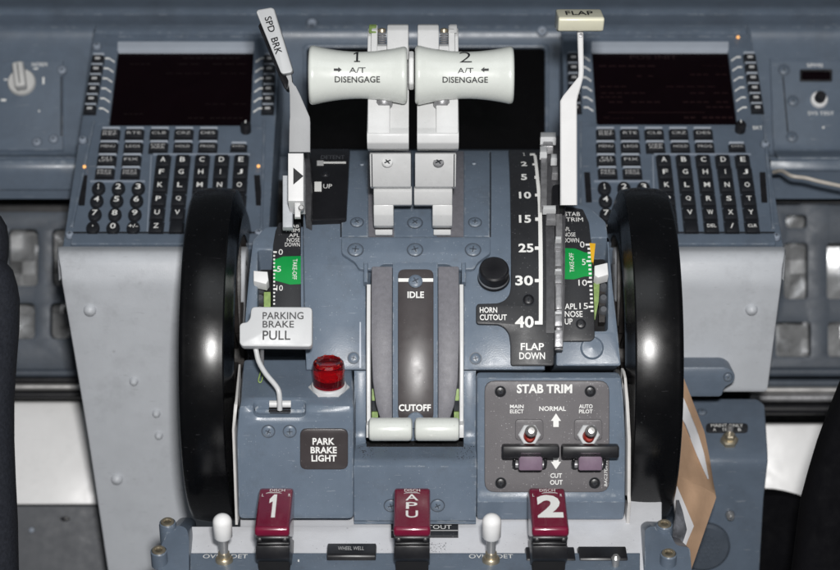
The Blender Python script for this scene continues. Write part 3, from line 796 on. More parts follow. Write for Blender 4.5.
# centre lower body
p = Part()
p.slab(CB, [(354, 370.5), (366, 370.5), (366, 443), (463.5, 443), (463.5, 370.5), (476, 370.5), (476, 521), (354, 521)], -.9, -.01, 'blue', bev=.01)
p.slab(CB, rect(354, 521.3, 476, 524), -.9, -.04, 'blue_clean')
obj('lower_housing', p, Q)
p = Part(); p.slab(CB, rect(366.5, 441.5, 463.5, 446), -.3, 0.0, 'black_matte'); obj('slot_end_shade', p, Q)  # black strip painted in to deepen the shadow below the cutoff knobs
for a in (391, 437.5): screw(CB, a, 505.5, 7.5, 'blue', h=-.01, parent=Q, dome=.015)
# left block
p = Part(); p.slab(LB, [(243, 358), (352, 358), (354.5, 410), (354, 520), (238, 520), (236, 440), (240, 400)], -1.0, 0, 'blue', r=.06, bev=.05, holes=[[(254.5, 400), (305, 400), (305, 417), (254.5, 417)]])
obj('brake_block', p, Q)
p = Part(); p.slab(LB, rect(252, 399, 307, 419), -.3, -.1, 'blue', r=.04, bev=.02); p.slab(LB, rect(269, 405.5, 291, 413.5), -.1, -.095, 'black_matte', r=.02); obj('lever_recess', p, Q)
for a in (268.3, 289.7): screw(LB, a, 431.3, 7, 'blue', parent=Q, dome=.015)
p = Part(); p.slab(LB, rect(300, 429.3, 348, 469.7), 0, .03, 'placard_brown', r=.07, bev=.01)
p.text(LB, 'PARK', (312.5, 438, 334.5, 444.8), .034, bold=.03); p.text(LB, 'BRAKE', (310.6, 446.8, 336.8, 453.4), .034, bold=.03); p.text(LB, 'LIGHT', (311.5, 455, 336.5, 461.6), .034, bold=.03)
obj('park_brake_placard', p, Q)
p = Part(); p.slab(LB, [(238.5, 364), (240.5, 364), (237.5, 405), (234.5, 430), (237.8, 525), (235.2, 525), (232, 430), (235, 400)], -1.2, .03, 'edge_white', bev=.006); obj('side_edge', p, Q)
p = Part(); p.slab(RB, [(621, 368), (623.5, 368), (629, 402), (631, 440), (629.5, 525), (626, 525), (627.5, 440), (625.5, 400)], -1.2, .03, 'edge_white', bev=.006)
obj('side_edge', p, Q)
# parking brake light (a part of the quadrant)
M = LB.M(329, 388, 0)
lp = Part(); lp.lathe(M, [(.178, 0), (.178, .03), (.168, .045), (.15, .05), (.15, .06), (.135, .07), (.0, .07)], 'handle_grey', 36)
lp.lathe(M, [(.20, -.02), (.205, .012), (.185, .022), (.17, .022)], 'handle_grey', 6, cap=False)
lens = obj('lamp_base', lp, Q)
p = Part(); p.lathe(M, [(.158, .055), (.158, .25), (.150, .285), (.125, .305), (.108, .30), (.095, .29), (0, .29)], 'red_lens', 48)
L1 = obj('brake_light_lens', p, Q)
p = Part(); p.lathe(M, [(.140, .072), (.140, .085), (.115, .10), (0, .10)], 'seam', 32); p.lathe(M, [(.06, .10), (.105, .125), (.105, .165), (.06, .19), (0, .19)], 'red_core', 32); obj('reflector', p, L1)
p = Part()
for k in range(10): p.box(M @ Matrix.Rotation(k * math.pi / 5, 4, 'Z'), (.125, 0, .303), (.014, .03, .008), 'red_paint', .003)
obj('lens_notch', p, L1)
# right indicator side + left indicator side
p = Part()
p.slab(IND, [(563, 200), (588, 206), (606, 222), (613, 290), (621, 366), (556, 366), (556, 200)], -1, 0, 'blue', r=.03, bev=.03, holes=[rect(591, 238, 607.5, 331)])
p.slab(IND, rect(588, 235, 610, 334), -.5, -.35, 'black_matte')
M = IND.M(592, 348, 0); p.lathe(M, [(.12, 0), (.10, .02), (0, .03)], 'blue', 30)
obj('right_indicator_housing', p, Q)
p = Part()
p.slab(IND, [(266, 226), (306, 226), (306, 346), (243, 346), (244, 330), (252.5, 240)], -1, 0, 'blue', r=.03, bev=.03, holes=[rect(258, 250, 272.5, 330)])
p.slab(IND, rect(254, 246, 276, 334), -.5, -.35, 'black_matte')
obj('left_indicator_housing', p, Q)
# indicator plates
p = Part()
p.slab(IND, [(562.5, 205), (583, 209), (589, 222), (593, 262), (594.8, 338), (591, 341.5), (562.5, 341.5)], 0, .04, 'placard', r=.02, bev=.01)
p.slab(IND, [(562.8, 248), (575, 248.5), (585, 252.5), (590.8, 252.5), (592.3, 276), (584, 276.5), (574, 279.3), (562.8, 279)], .04, .043, 'green')
p.text(IND, 'STAB', (564.5, 212, 580, 216), .044); p.text(IND, 'TRIM', (566, 217.5, 583, 221.5), .044)
p.text(IND, 'APL', (563.5, 227, 570, 231), .044); p.text(IND, 'NOSE', (563.5, 232.5, 575.5, 236.5), .044); p.text(IND, 'DOWN', (563.5, 238, 579, 242.5), .044)
p.text(IND, 'APL', (564.8, 303.5, 577, 309.3), .044, bold=.01); p.text(IND, 'NOSE', (564.8, 311, 582.5, 317), .044, bold=.01); p.text(IND, 'UP', (564.8, 318.5, 572.5, 324.5), .044, bold=.01)
p.text(IND, 'TAKE-OFF', (569.5, 253, 574, 272), .046, rot=1)
for tx, x0, x1, y in (('0', 580, 584.5, 244.5), ('5', 582, 585.5, 262), ('10', 578.5, 587, 282.7), ('15', 579.5, 588, 306)): p.text(IND, tx, (x0, y - 3, x1, y + 3), .046)
for k in range(17):
    y = 244.5 + k * 4.15; b = k in (0, 4, 9, 15)
    if k > 16: break
    xx = 589.5 + (y - 244) * .05
    p.slab(IND, rect(xx - (4 if b else 2.2), y - .9, xx + .6, y + .9), .043, .047, 'ink_white')
obj('right_trim_scale', p, Q)
screw(IND, 581, 324, 5.5, 'black', h=.04, parent=Q)
p = Part()
p.slab(IND, [(279, 222), (301, 222), (301, 318), (272.5, 318), (273, 245), (275.5, 230)], 0, .04, 'placard', r=.02, bev=.01)
p.slab(IND, [(273.5, 260), (283, 256.5), (300.8, 256), (300.8, 284), (290, 284.5), (273.5, 280)], .04, .043, 'green')
p.text(IND, 'STAB', (285, 224.5, 299, 227.5), .044); p.text(IND, 'TRIM', (284.5, 228.5, 299.5, 232), .044); p.text(IND, 'APL', (289, 233.5, 299.5, 237), .044); p.text(IND, 'NOSE', (287, 238, 299.8, 241.8), .044); p.text(IND, 'DOWN', (285, 242.5, 299.8, 246.5), .044)
p.text(IND, 'TAKE-OFF', (292.5, 259, 297, 279.5), .046, rot=3)
for tx, x0, x1, y in (('0', 278.6, 282.8, 252), ('5', 277, 281, 269), ('10', 276.5, 282.8, 288)): p.text(IND, tx, (x0, y - 2.8, x1, y + 2.8), .046)
for k in range(15):
    y = 252 + k * 3.7; b = k in (0, 5, 10)
    p.slab(IND, rect(273.3, y - .8, 276.8 if b else 275, y + .8), .043, .047, 'ink_white')
obj('left_trim_scale', p, Q)
screw(IND, 289, 223.5, 4, 'black', h=.04, parent=Q)
for (nm, wdg, grn, ptr, s_) in (('L', None, rect(264, 292, 270.5, 330), [(253.5, 270.5), (267.5, 271.5), (268.5, 280), (266, 284), (253.5, 281)], -1),
                          ('R', [(589.5, 243), (595.5, 243.5), (593.5, 262), (591.5, 262)], [(593.5, 283), (599.5, 284), (598.5, 302), (595, 320), (593.5, 318)], [(594.5, 265.5), (607.5, 262.5), (608.5, 274.5), (598, 277.5), (594.5, 275)], 1)):
    p = Part(); p.slab(IND, ptr, -.05, .11, 'white_cap', bev=.01)
    x = (262 if nm == 'L' else 601)
    p.slab(IND, rect(x - 1, 272, x + 1, 276), -.4, 0, 'steel_worn'); obj('trim_pointer', p, Q)
    p = Part(); p.slab(IND, grn, -.2, -.05, 'ivory_green')
    if wdg: p.slab(IND, wdg, -.1, .05, 'yellow')
    xx = 261 if nm == 'L' else 602.5
    for yy in (292, 303, 314): p.lathe(IND.M(xx, yy, -.3), [(.05, 0), (.05, .12), (.03, .15), (0, .15)], 'kick_grey', 14)
    p.slab(IND, rect(xx - 3, 285 if nm == 'R' else 290, xx + 3, 320), -.35, -.2, 'wheel_web'); obj('trim_band', p, Q)
# flap scale plate
p = Part()
p.slab(QUAD, [(508.5, 149.5), (536, 149.5), (545, 152), (554, 205), (554, 366), (510.5, 366), (510.5, 345), (509, 334), (505, 328), (499, 324.5), (478, 324), (476, 322), (476, 306), (478, 303.5), (498, 303), (505, 300), (509.5, 294), (511, 286)], 0, .05, 'placard', r=.03, bev=.012)
p.slab(QUAD, [(533.5, 155), (536.3, 155), (539.3, 180), (541.7, 205), (542.6, 250), (542.6, 324.5), (534.8, 324.5), (534.8, 321), (538.8, 321), (538.6, 250), (538, 205), (536, 180)], .05, .054, 'ink_white')
for y, xx in ((154, 530), (164, 532.5), (177, 534.5), (194.8, 535), (219, 535.2), (248, 534.8), (280.5, 534.8)):
    th = 1.6 if y > 200 else (1.2 if y > 170 else .7)
    p.slab(QUAD, rect(xx, y - th, 539 if y > 190 else (537.3 if y > 170 else 535), y + th), .05, .0545, 'ink_white')
for tx, x0, x1, y0, y1 in (('1', 522.8, 525, 152.6, 155.6), ('2', 521, 527, 161.6, 166), ('5', 521, 527, 174, 180), ('10', 519, 531, 191.7, 198.5), ('15', 519, 531, 215, 222.8), ('25', 518.5, 533.5, 243.5, 252.3), ('30', 515.3, 533, 275.5, 285.5), ('40', 515, 533.8, 316, 327.8)):
    p.text(QUAD, tx, (x0, y0, x1, y1), .055, bold=.028)
for tx, b in (('FLAP', (520.7, 343, 544, 350.2)), ('DOWN', (519.3, 352.3, 545, 359.4)), ('HORN', (479.8, 307.2, 497.2, 312.8)), ('CUTOUT', (479.8, 314.4, 506.8, 320.2))): p.text(QUAD, tx, b, .055, bold=.02)
obj('flap_scale', p, Q)
screw(QUAD, 528.5, 300, 6.5, 'black', h=.05, parent=Q)
p = Part(); p.slab(QUAD, [(545, 196), (554, 196), (554.3, 333), (546, 333)], .05, .06, 'track_grey', step=.05); obj('track_seal', p, Q)
# flap detent track
p = Part(); p.slab(TRK, [(546, 136), (563, 136), (563, 350), (555, 350), (555, 205), (546, 205)], -.6, -.10, 'track_grey', step=.06); p.slab(TRK, rect(540.5, 137, 547, 206), -.12, -.03, 'steel_worn', bev=.01); p.slab(TRK, rect(555.5, 200, 562, 349), -.3, -.07, 'steel_worn', bev=.01)
obj('detent_track', p, Q)
for (x0, y0, x1, y1, h_, m_) in ((540.5, 132, 556, 137, .05, 'lever_white'), (543, 135, 553, 146, .0, 'steel_worn'), (540, 146, 547, 152, .04, 'lever_white'), (551, 153.5, 557, 158, .0, 'lever_white'), (552, 166, 558, 173, .0, 'steel_worn'), (553, 184, 559, 192, .0, 'steel_worn'),
        (543, 205, 556, 208.5, .06, 'lever_white'), (546.5, 213, 556, 220, .03, 'steel_worn'), (555.5, 236, 561.5, 239, .0, 'lever_white'), (554.7, 243, 561.5, 248, .02, 'steel'), (555, 250, 561.5, 266, -.02, 'steel_worn'), (555, 268.5, 561.7, 271, .0, 'lever_white'), (555, 274, 562, 283, 0, 'steel_worn'), (555.5, 284, 562, 309, -.03, 'steel_worn'), (555, 311, 562, 314, 0, 'lever_white'), (554.8, 315, 562.3, 326, .01, 'steel'), (554.8, 330, 563, 347, .03, 'steel')):
    p = Part(); p.slab(TRK, rect(x0, y0, x1, y1), h_ - .09, h_, 'handle_grey' if m_ == 'lever_white' else 'steel_worn', bev=.012); obj('detent_block', p, Q)
# horn button
M = QUAD.M(493.7, 278, 0) @ Matrix.Rotation(math.radians(-6), 4, 'X')
p = Part(); p.lathe(M, [(.165, 0), (.158, .03), (.152, .05), (.152, .14), (.148, .165), (.130, .18), (0, .18)], 'black', 48); obj('horn_button', p, Q)
p = Part(); p.lathe(M, [(.152, .0), (.158, .035), (.150, .06)], 'steel', 40, cap=False); obj('button_bezel', p, Q)
# speed brake placard
SBP = Surf(arc(2.47, 142.5, 300))
p = Part()
p.slab(SBP, [(303.5, 149.5), (309.5, 149.5), (312.5, 190), (311.5, 221), (305.5, 218), (303, 190)], -.25, .08, 'track_grey', bev=.035)
p.slab(SBP, [(310, 148.5), (350, 148.5), (348.5, 180), (346.5, 219), (306.5, 220.5), (309, 190)], -.2, .0, 'black', r=.04, bev=.02)
p.text(SBP, 'DETENT', (321, 155.3, 344.5, 159), .003, 'kick_grey')
p.slab(SBP, rect(322, 161.6, 346, 163), 0, .004, 'ink_white'); p.slab(SBP, rect(317, 160.5, 323.5, 165), 0, .005, 'ink_grey')
p.slab(SBP, rect(314.5, 181.7, 321.5, 191), 0, .005, 'ink_white'); p.text(SBP, 'UP', (323.3, 184, 332, 188.3), .004)
p.slab(SBP, [(310, 216.5), (346.5, 216), (346.5, 219), (307, 220.3)], 0, .03, 'black', bev=.01)
obj('speed_brake_scale', p, Q)
screw(SBP, 325.5, 175, 4.5, 'black', h=0, parent=Q)
# right block and stab trim panel
p = Part(); p.slab(RB, [(476, 371), (619, 371), (624, 400), (626, 440), (624.5, 521), (476, 521)], -1.0, 0, 'blue', r=.05, bev=.05); 
p.slab(RB, rect(477.5, 521.3, 624, 524), -1, -.04, 'blue_clean')
obj('trim_switch_block', p, Q)
sp = Part()
sp.slab(RB, rect(484.5, 381, 609.5, 492.5), 0, .035, 'stab_grey', r=.11, bev=.015)
sp.text(RB, 'STAB TRIM', (516.8, 384.2, 572.2, 393.3), .039, bold=.035)
for tx, b in (('MAIN', (510, 404.7, 523.6, 408.3)), ('ELECT', (510, 409.5, 523.6, 413.4)), ('NORMAL', (539.2, 406.3, 566, 411)), ('AUTO', (579, 404.3, 592.6, 408.4)), ('PILOT', (579, 409.5, 592.6, 413.4)), ('CUT', (550.4, 473.3, 562, 478)), ('OUT', (550, 480, 562.7, 484.8))):
    sp.text(RB, tx, b, .039, bold=.02)
sp.text(RB, 'BAC27DPA', (604.3, 461, 607.3, 486), .039, rot=1)
for s_, y0, y1 in ((1, 413.4, 427), (-1, 469.3, 455.7)):
    q = [(556, y0), (561, y0 + s_ * 7.5), (558.7, y0 + s_ * 7.5), (558.7, y1), (553.3, y1), (553.3, y0 + s_ * 7.5), (551, y0 + s_ * 7.5)]
    sp.slab(RB, q, .036, .041, 'ink_white')
obj('stab_trim_panel', sp, Q)
for (a, b) in ((500.4, 391.5), (590.3, 391.3), (500.8, 483), (594.6, 483)): screw(RB, a, b, 5.8, 'black', h=.035, parent=Q)
for cx in (529.3, 588.2):
    M = RB.M(cx, 435, .035)
    g = Part(); k = sc(1, 2.55)
    g.slab(RB, rect(cx - 14, 419.5, cx + 14, 440), .035, .06, 'stab_grey', r=.04, bev=.008); g.slab(RB, rect(cx - 14, 419.5, cx + 14, 440), .0352, .056, 'seam', r=.04)
    sw = obj('guarded_switch', g, Q)
    p = Part(); p.lathe(M, [(.112, .02), (.112, .05), (.10, .06), (0, .06)], 'handle_grey', 6, c=(0, .01, 0)); p.lathe(M, [(.062, .06), (.05, .13), (.03, .15), (0, .15)], 'red_paint', 24, c=(0, -.0, 0)); obj('switch_collar', p, sw)
    p = Part(); q = M @ Matrix.Rotation(math.radians(-17), 4, 'X'); p.lathe(q, [(.022, .08), (.024, .16), (.036, .26), (.056, .34), (.060, .38), (.052, .42), (.03, .445), (0, .45)], 'steel', 28); obj('toggle', p, sw)
    p = Part(); Mg = RB.M(cx, 446, .035)
    p.box(Mg, (0, .0, .24), (sc(57.2, 2.8), .125, .14), 'black', .02)
    obj('switch_guard', p, sw)
    p = Part(); p.box(Mg, (0, -.085, .26), (.235, .20, .10), 'purple', .02); obj('guard_tab', p, sw)
    p = Part()
    for s_ in (-1, 1): 
        p.tube([(Mg @ Vector((s_ * .13, -.06, .12))), (Mg @ Vector((s_ * .155, -.12, .14))), (Mg @ Vector((s_ * .15, -.20, .07))), (Mg @ Vector((s_ * .12, -.21, .05)))], .016, 'black', 10)
        p.lathe(Mg @ Matrix.Translation((s_ * .14, -.175, .06)) @ Matrix.Rotation(math.pi / 2, 4, 'Y'), [(.0, -.03), (.035, -.03), (.035, .03), (0, .03)], 'steel_worn', 16)
    p.tube([(Mg @ Vector((-.13, -.2, .05))), (Mg @ Vector((.13, -.2, .05)))], .02, 'black', 10, 1); obj('guard_hinge', p, sw)
# dirt crumbs in the corner of the ledge are part of the paint; nothing else here

# ================================================================== LEVERS
def spool(t, x0px, x1px, w, txt, arrow, big, tx, ax, inner):
    cy = 75.2; c = P(420, cy, w); x0, x1 = X(x0px, w), X(x1px, w)
    M = Matrix.Translation((0, c.y, c.z)) @ Matrix.Rotation(math.pi / 2, 4, 'Y')
    n = 40; xm = .5
    def rad(u):   # u 0..1
        q = abs(u - .52) / .5
        r = .229 + .066 * q ** 1.9
        e = min(u, 1 - u) * (x1 - x0)
        if e < .05: r -= .05 * (1 - math.sqrt(max(0, 1 - (1 - e / .05) ** 2)))
        return r
    us = [0] + [.05 / (x1 - x0) * (1 - math.cos(math.pi / 2 * k / 6)) for k in range(1, 7)]
    us += [us[-1] + (1 - 2 * us[-1]) * k / n for k in range(1, n)] + [1 - u for u in us[::-1]]
    p = Part(); pr = [(0, x0)] + [(rad(u), x0 + u * (x1 - x0)) for u in us] + [(0, x1)]
    p.lathe(M, pr, 'grip_white', 72, cap=False)
    # seam line ring near the inner end
    u = .965 if inner > 0 else .035
    def put(vs, fs, box, m):
        a, b, c_, d = box; V = []
        for gx, gy in vs:
            px = a + (c_ - a) * gx; py = d + (b - d) * gy
            x = X(px, w + .25); u_ = (x - x0) / (x1 - x0); r = rad(u_) + .0035
            # vertical position: find angle whose projected height matches
            vv = (cy - py) * (D0 - w - .25) / FP
            vv = max(-r * .98, min(r * .98, vv)); ww = math.sqrt(r * r - vv * vv)
            o = Vector((x, c.y, c.z)) + U * vv - F * ww
            V.append(o)
        p.raw(V, fs, m)
    def fine(txt_, bold): 
        vs, fs = glyphs(txt_, bold); bm = bmesh.new(); bv = [bm.verts.new((x, y, 0)) for x, y in vs]
        for f in fs:
            try: bm.faces.new([bv[i] for i in f])
            except ValueError: pass
        cut(bm, .2); bm.verts.index_update(); r_ = ([(v.co.x, v.co.y) for v in bm.verts], [[v.index for v in f.verts] for f in bm.faces]); bm.free(); return r_
    vs, fs = fine(big, -.012); put(vs, fs, tx[0], 'ink_black')
    vs, fs = fine('A/T', .012); put(vs, fs, tx[1], 'ink_black')
    vs, fs = fine('DISENGAGE', .02); put(vs, fs, tx[2], 'ink_black')
    s_ = 1 if arrow > 0 else -1
    av = [(-.5, -.22), (.05, -.22), (.05, -.5), (.5, 0), (.05, .5), (.05, .22), (-.5, .22)]
    vs = [((s_ * a) + .5, b + .5) for a, b in av]
    fs = [[0, 1, 5, 6], [2, 3, 4]] if s_ > 0 else [[6, 5, 1, 0], [4, 3, 2]]
    put(vs, fs, (ax - 4, 69.3, ax + 4, 74.8), 'ink_black')
    obj('grip', p, t)
for k in (0, 1):
    mir = (lambda x: x) if k == 0 else (lambda x: 826 - x)
    t = thing('thrust_lever', ['white thrust lever with the grip marked 1', 'white thrust lever with the grip marked 2'][k], 'thrust lever', P([390, 437][k], 236, 1.9), group='thrust levers')
    def xr(a, b, w):
        a, b = sorted((mir(a), mir(b))); return X(a, w), X(b, w)
    wf = lambda a, b, w: xr(a, b, w)
    # upper shaft: main plate
    p = Part(); a, b = xr(367.5, 409, 2.7)
    p.prism([(151, 2.62), (149, 2.86), (143, 2.95), (134, 2.98), (128, 2.9), (100, 2.72), (60, 2.5), (45, 2.45), (46, 2.1), (100, 2.15), (151, 2.3)], a, b, 'lever_white', .012)
    a, b = xr(368, 390, 2.8)
    p.prism([(136, 2.8), (133, 2.978), (126, 2.945), (60, 2.80), (60, 2.6), (136, 2.7)], a, b, 'lever_white', .012)
    a, b = xr(387, 408.5, 2.7)
    p.prism([(60, 2.86), (30, 2.66), (25, 2.58), (24, 2.4), (30, 2.1), (60, 2.1)], a, b, 'lever_white', .015)
    a, b = xr(377, 387, 2.7)
    p.prism([(60, 2.80), (46, 2.7), (44, 2.6), (46, 2.1), (60, 2.1)], a, b, 'lever_white', .01)
    a, b = xr(371, 377.5, 2.7); p.prism([(60, 2.84), (30, 2.62), (25, 2.5), (30, 2.1), (60, 2.1)], a, b, 'lever_white', .012)
    a, b = xr(367.5, 371, 2.7); p.prism([(60, 2.83), (36, 2.63), (28, 2.5), (36, 2.1), (60, 2.1)], a, b, 'lever_white', .01)
    obj('upper_shaft', p, t)
    p = Part(); a, b = xr(368.5, 376.5, 2.7); p.prism([(33, 2.66), (26, 2.54), (24.3, 2.48), (24.3, 2.3), (33, 2.3)], a, b, 'ivory_green' if k == 0 else 'lever_white', .012); obj('shaft_tip', p, t)
    p = Part(); M = frameP(mir(382), 39, 2.45, tilt=math.radians(60))
    for q in range(6): p.lathe(frameP(mir(382), 33 + q * 2.4, 2.45, tilt=math.radians(80)), [(.036, -.008), (.045, 0), (.036, .008)], 'steel_worn', 20)
    p.lathe(frameP(mir(382), 32, 2.42, tilt=math.radians(80)), [(.04, 0), (.04, .03), (.02, .04), (0, .04)], 'brass_nut', 18)
    obj('spring', p, t)
    p = Part()
    M = frameP(mir(384), 103, 2.85, tilt=math.radians(-60)); p.lathe(M, [(.085, -.1), (.085, .02), (.06, .05), (.03, .05), (0, .03)], 'steel_worn', 28); obj('pivot_bolt', p, t)
    # box section
    p = Part(); a, b = xr(370, 411, 2.55)
    p.prism([(188.5, 2.38), (187, 2.50), (154, 2.78), (152.5, 2.72), (152.5, 2.0), (188.5, 1.9)], a, b, 'lever_white', .012)
    obj('lower_shaft', p, t)
    M = frameP(mir(387.5), 163, 2.73, tilt=math.radians(40)); p = Part(); p.lathe(M, [(.055, 0), (.05, .02), (0, .022)], 'lever_white' if k == 0 else 'steel_worn', 20); p.box(M @ Matrix.Rotation(.6, 4, 'Z'), (0, 0, .022), (.07, .012, .006), 'seam'); p.box(M @ Matrix.Rotation(.6, 4, 'Z'), (0, 0, .022), (.012, .07, .006), 'seam'); obj('screw', p, t)
    # seam line along side plate
    p = Part(); a, b = xr(371.2, 372.2, 2.78); p.prism([(187, 2.504), (154, 2.784), (154, 2.7), (187, 2.4)], a, b, 'seam'); obj('side_seam', p, t)
    # L shaped reverse link
    p = Part(); a, b = xr(373.5, 412, 2.35)
    p.prism([(206, 2.12), (205, 2.24), (191, 2.36), (186, 2.3), (186, 1.9), (206, 1.8)], a, b, 'lever_white', .012)
    a, b = xr(373.5, 393.5, 2.25)
    p.prism([(228, 1.98), (226, 2.10), (215, 2.20), (205, 2.242), (200, 2.1), (200, 1.8), (228, 1.7)], a, b, 'lever_white', .012)
    obj('reverse_link', p, t)
    p = Part(); a, b = xr(375, 392.5, 2.0); p.prism([(236, 1.9), (235, 1.97), (229.5, 2.0), (229, 1.7), (236, 1.6)], a, b, 'lever_white', .01); obj('link_foot', p, t)
    if k == 0: spool(t, 309.3, 407.3, 2.95, '1', 1, '1', ((352.5, 52.5, 361, 64), (349, 69.5, 365.5, 75.3), (334.7, 78.5, 380, 84.8)), 337.8, 1)
    else: spool(t, 415, 513.5, 2.95, '2', -1, '2', ((459.5, 52.5, 472, 64.5), (457.5, 70, 473.5, 75.8), (442.5, 79, 488, 85)), 484.8, -1)
    if k == 0:
        p = Part(); a, b = X(408.6, 2.9), X(414, 2.9); p.prism([(90, 2.9), (84, 3.02), (58, 3.02), (51, 2.9), (51, 2.6), (90, 2.6)], a, b, 'lever_white', .02); obj('disengage_button', p, t)
# fuel cutoff levers
for k, (x0, x1, ax) in enumerate(((368.5, 412.3, 368.7), (414.8, 459.6, 461.5))):
    t = thing('cutoff_lever', ['left white fuel cutoff lever knob below the thrust levers', 'right white fuel cutoff lever knob below the thrust levers'][k], 'cutoff lever', P(ax, 430, 2.3), group='fuel cutoff levers')
    c = P(420, 429.3, 2.78); M = Matrix.Translation((0, c.y, c.z)) @ Matrix.Rotation(math.pi / 2, 4, 'Y'); a, b = X(x0, 2.85), X(x1, 2.85)
    p = Part(); p.lathe(M, [(0, a), (.085, a), (.106, a + .012), (.115, a + .035), (.115, b - .035), (.106, b - .012), (.085, b), (0, b)], 'grip_white', 48, cap=False); obj('knob', p, t)
    p = Part(); p.slab(QUAD, [(ax - 2.1, 284), (ax + 2.1, 284), (ax + 2.1, 432), (ax - 2.1, 432)], -.45, .12, 'lever_white', bev=.012); obj('arm', p, t)
    p = Part(); p.slab(QUAD, rect(ax - 2.5, 425, ax + 2.5, 438), .08, .33, 'lever_white', bev=.01); obj('knob_bracket', p, t)
# speed brake lever
t = thing('speed_brake_lever', 'slanted pale lever marked SPD BRK left of the thrust levers', 'speed brake lever', P(300, 200, 2))
def blade(secs, th, m, part, bev=0):
    """secs: (xl,xr,py,w) ; front edge given, thickness th away"""
    S_ = []
    for (a, b, y, w) in secs:
        p0, p1 = P(a, y, w), P(b, y, w); e = .012
        S_.append([p0 + R * e, p1 - R * e, p1 + F * e, p1 + F * (th - e), p1 + F * th - R * e, p0 + F * th + R * e, p0 + F * (th - e), p0 + F * e])
    part.loft(S_, m)
p = Part()
KF = lambda a, b: 3.05 - (75 - b) * .006
p.sheetP([(256, 12), (257.5, 9.5), (271, 7.2), (274, 8.5), (292.8, 70), (291.5, 72.5), (283, 74), (280.5, 72.5)], KF, .22, 'handle_grey', bev=.02, r=2)
obj('knob', p, t)
p = Part(); p.sheetP([(258, 26), (262, 20), (288, 80), (287, 88), (284, 88)], lambda a, b: KF(a, b) - .2, .5, 'black', bev=.02); obj('knob_core', p, t)
# lettering along the knob
p = Part()
dx, dy = (292.8 - 274), (70 - 8.5); L_ = math.hypot(dx, dy); ux, uy = dx / L_, dy / L_      # along the lever, downward
def along(txt, s0, s1, off0, hgt):
    vs, fs = glyphs(txt, .015); V = []
    for x, y in vs:
        s_ = s0 + (s1 - s0) * x; o = off0 + hgt * (y - .5)
        px = 265 + ux * s_ + uy * o; py = 8 + uy * s_ - ux * o
        V.append(P(px, py, KF(px, py) + .006))
    p.raw(V, fs, 'ink_black')
along('SPD', 9, 25, 0, 7); along('BRK', 31, 48, 0, 7)
obj('lettering', p, t)
p = Part()
blade([(282.5, 291, 73, 2.85), (284.5, 292, 82, 2.78), (289, 295.5, 87, 2.74)], .2, 'handle_grey', p)
blade([(289, 295.5, 86, 2.75), (289.8, 300, 95, 2.68), (290, 309.5, 117, 2.5), (289.5, 310, 122, 2.46), (289, 310, 152, 2.2)], .14, 'handle_grey', p)
obj('arm', p, t)
TR = Surf([(150, 2.45), (205, 2.62)])
p = Part(); p.slab(TR, rect(288, 153, 303.5, 201), -.4, 0, 'blade_white', bev=.01); p.slab(TR, [(293.3, 167.5), (303.3, 176), (293.3, 184.5)], 0, .005, 'ink_black'); obj('pointer_plate', p, t)
p = Part(); p.slab(TR, rect(294.5, 202, 300.5, 217), -.12, -.06, 'lever_white', bev=.01); p.slab(TR, rect(281, 167, 291.5, 220), -.45, -.35, 'grey_shroud', bev=.02)
p.lathe(TR.M(301.5, 209, -.05), [(.03, 0), (.03, .04), (.02, .05), (0, .05)], 'steel', 16); obj('pointer_stem', p, t)
# flap lever
t = thing('flap_lever', 'white flap lever with cream knob marked FLAP', 'flap lever', P(568, 205, 2.2))
p = Part(); p.prism([(31.5, 3.05), (31, 3.25), (20, 3.38), (17, 3.36), (9.5, 3.0), (9, 2.9), (28, 2.7)], X(557.8, 3.25), X(603.5, 3.25), 'cream', .035, 3); 
KS = Surf([(9.5, 3.0), (17, 3.36)]); p.text(KS, 'FLAP', (565.5, 10.8, 593, 14.6), .008, 'ink_black', bold=.01)
obj('knob', p, t)
p = Part()
blade([(577.5, 583.3, 31, 3.05), (578.8, 583.8, 70, 2.9), (578.3, 583.5, 77, 2.87), (569.5, 580.5, 88, 2.82), (563, 578, 96, 2.78), (560.3, 577, 101, 2.76), (560.5, 577.2, 205, 2.45)], .12, 'blade_white', p); obj('arm', p, t)
p = Part(); p.slab(TRK, rect(552, 184, 566, 206), -.2, .05, 'black', r=.06, bev=.01); obj('detent_gate', p, t)
p = Part(); p.lathe(frameP(580.5, 36, 2.98), [(.022, -.02), (.022, .07), (0, .075)], 'steel_worn', 14); obj('knob_pin', p, t)
# parking brake handle
t = thing('parking_brake_handle', 'light grey pull handle marked PARKING BRAKE PULL on a bent stem', 'parking brake', P(280, 408, 2.8))
PB = Surf([(300, 2.98), (350, 3.08)])
p = Part(); p.slab(PB, [(251, 306.5), (312.3, 306.8), (312.3, 347), (242, 346.3), (239.3, 343), (239.3, 325), (242, 322.5), (247, 322), (250, 318)], -.14, 0, 'handle_grey', r=.045, bev=.02, step=.5)
for tx, b in (('PARKING', (262.6, 312, 303.5, 319.3)), ('BRAKE', (262.6, 320.8, 294, 327.6)), ('PULL', (262.6, 330.6, 290.4, 340))): p.text(PB, tx, b, .004, 'ink_black', bold=.012)
obj('handle_plate', p, t)
p = Part(); p.tube([P(254.5, 343, 2.9), P(256.5, 352, 2.9), P(259, 362, 2.92), P(266, 374, 2.97), P(276, 386, 3.02), P(279.3, 394, 3.03), P(279.8, 410, 2.98)], .026, 'handle_grey', sub=3); obj('stem', p, t)
p = Part(); p.tube([P(269.5, 404, 2.86), P(291, 404, 2.86)], .036, 'lever_white', 14, 1); obj('pivot_pin', p, t)
p = Part(); p.tube([P(262, 345, 2.8), P(262, 366, 2.65)], .02, 'steel_worn', 8, 1)
